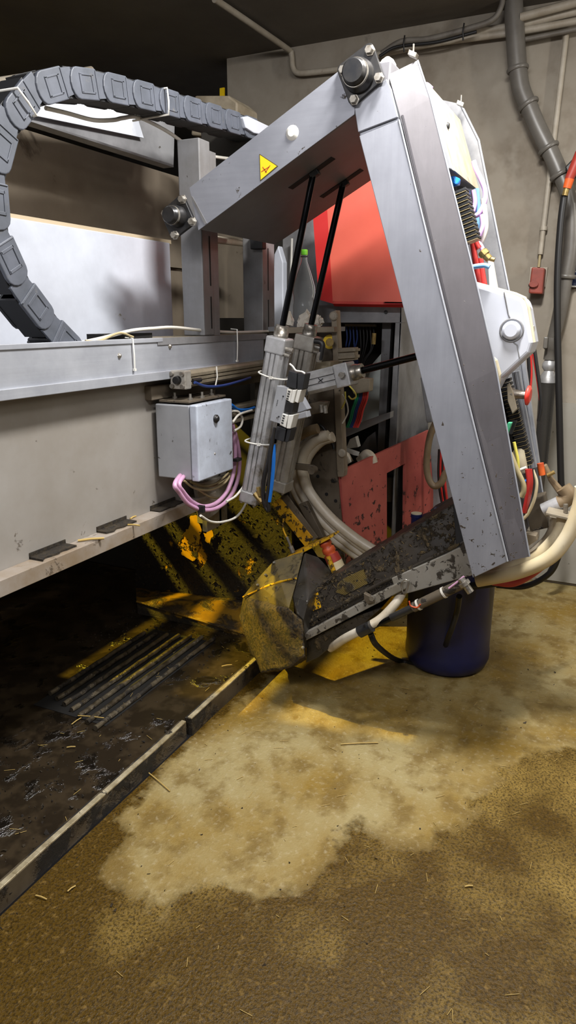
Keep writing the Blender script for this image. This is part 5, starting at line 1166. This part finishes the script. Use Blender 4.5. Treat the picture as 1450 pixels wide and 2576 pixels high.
for k, q in enumerate(((1018, 112), (1167, 82))):
    c = wallp([q], 4.05)[0]; tag(obj('cable_tie', MB().tube([c+Vector((0, 0, .04)), c+Vector((-.015, 0, 0)), c-Vector((0, 0, .035))], .004, 6), 'black'), ['left black tie round the ceiling cable bundle', 'right black tie round the ceiling cable bundle'][k], 'cable tie', 'ties on the ceiling cable bundle')
tag(obj('yellow_marker', MB().prism(PX(4.19, [(553, 222), (564, 220), (564, 246), (553, 248)]), (.01, 0, 0)), 'ysign'), 'small yellow marker at the corner of the concrete wall', 'marker')

# ================================================================ straw and crumbs
def straw(a, b_, z, lab, r_=.0022, pl='Z'):
    A_ = on(pl, z, *a); B_ = on(pl, z, *b_); mid = (A_+B_)/2+Vector((0, 0, .002))
    tag(obj('straw_piece', MB().tube([A_, mid, B_], r_, 6), 'straw'), lab, 'straw', 'straw pieces lying about')
straw((372, 1942), (428, 1990), .004, 'long straw on the floor beside the kerb joint')
straw((180, 1822), (205, 1805), .042, 'short straw at the near end of the grate')
straw((196, 1800), (262, 1806), .05, 'longer straw lying across the grate bar ends')
straw((196, 1360), (262, 1354), .808, 'thick straw on the stall ledge', .004)
straw((328, 1305), (342, 1298), .806, 'short straw stub standing on the ledge', .003)
straw((318, 1320), (352, 1322), .806, 'straw lying beside the stub on the ledge', .003)
straw((558, 1676), (584, 1672), .042, 'pale straw on the platform left of the head')
straw((168, 1880), (190, 1878), .042, 'pale straw on the dark platform near the left edge')
straw((858, 1872), (952, 1868), .004, 'long thin straw on the floor in front of the yellow light')
straw((170, 2242), (190, 2228), .004, 'short straw on the dark floor near the lower left')
straw((90, 2252), (118, 2262), .004, 'pale straw on the floor at the lower left edge')
straw((1170, 2230), (1190, 2228), .004, 'pale straw on the wet floor at right')
def fl(r_):
    return Vector((r_.uniform(1.0, 3.6), r_.uniform(-.6, 1.28), .001)), None
o = tag(obj('floor_crumbs', crumbs(260, fl, .0015, .0045, 21), 'crumb'), 'dark manure crumbs scattered over the concrete floor', 'crumbs'); o['kind'] = 'stuff'
def pf(r_):
    k = r_.random()
    if k < .5: return Vector((r_.uniform(2.3, 2.8), r_.uniform(1.5, 2.2), .037)), None
    return Vector((r_.gauss(1.35, .35), r_.gauss(1.55, .12), .037)), None
o = tag(obj('platform_manure', crumbs(700, pf, .002, .007, 23), 'mud'), 'wet manure lumps spread on the dark platform', 'manure'); o['kind'] = 'stuff'
def sf(r_):
    return None
rnd = random.Random(5); f = MB()
for k in range(170):
    if k < 40: c = Vector((rnd.uniform(1.1, 2.9), rnd.uniform(1.36, 1.75), .038))
    else: c = Vector((rnd.uniform(1.0, 3.3), rnd.uniform(-.3, 1.28), .002))
    a_ = rnd.uniform(0, 3.14); l_ = rnd.uniform(.004, .018); d_ = Vector((math.cos(a_), math.sin(a_), 0))*l_
    f.tube([c-d_, c+d_], .0009, 4)
o = tag(obj('straw_bits', f, 'straw'), 'tiny straw bits strewn over floor and platform', 'straw'); o['kind'] = 'stuff'
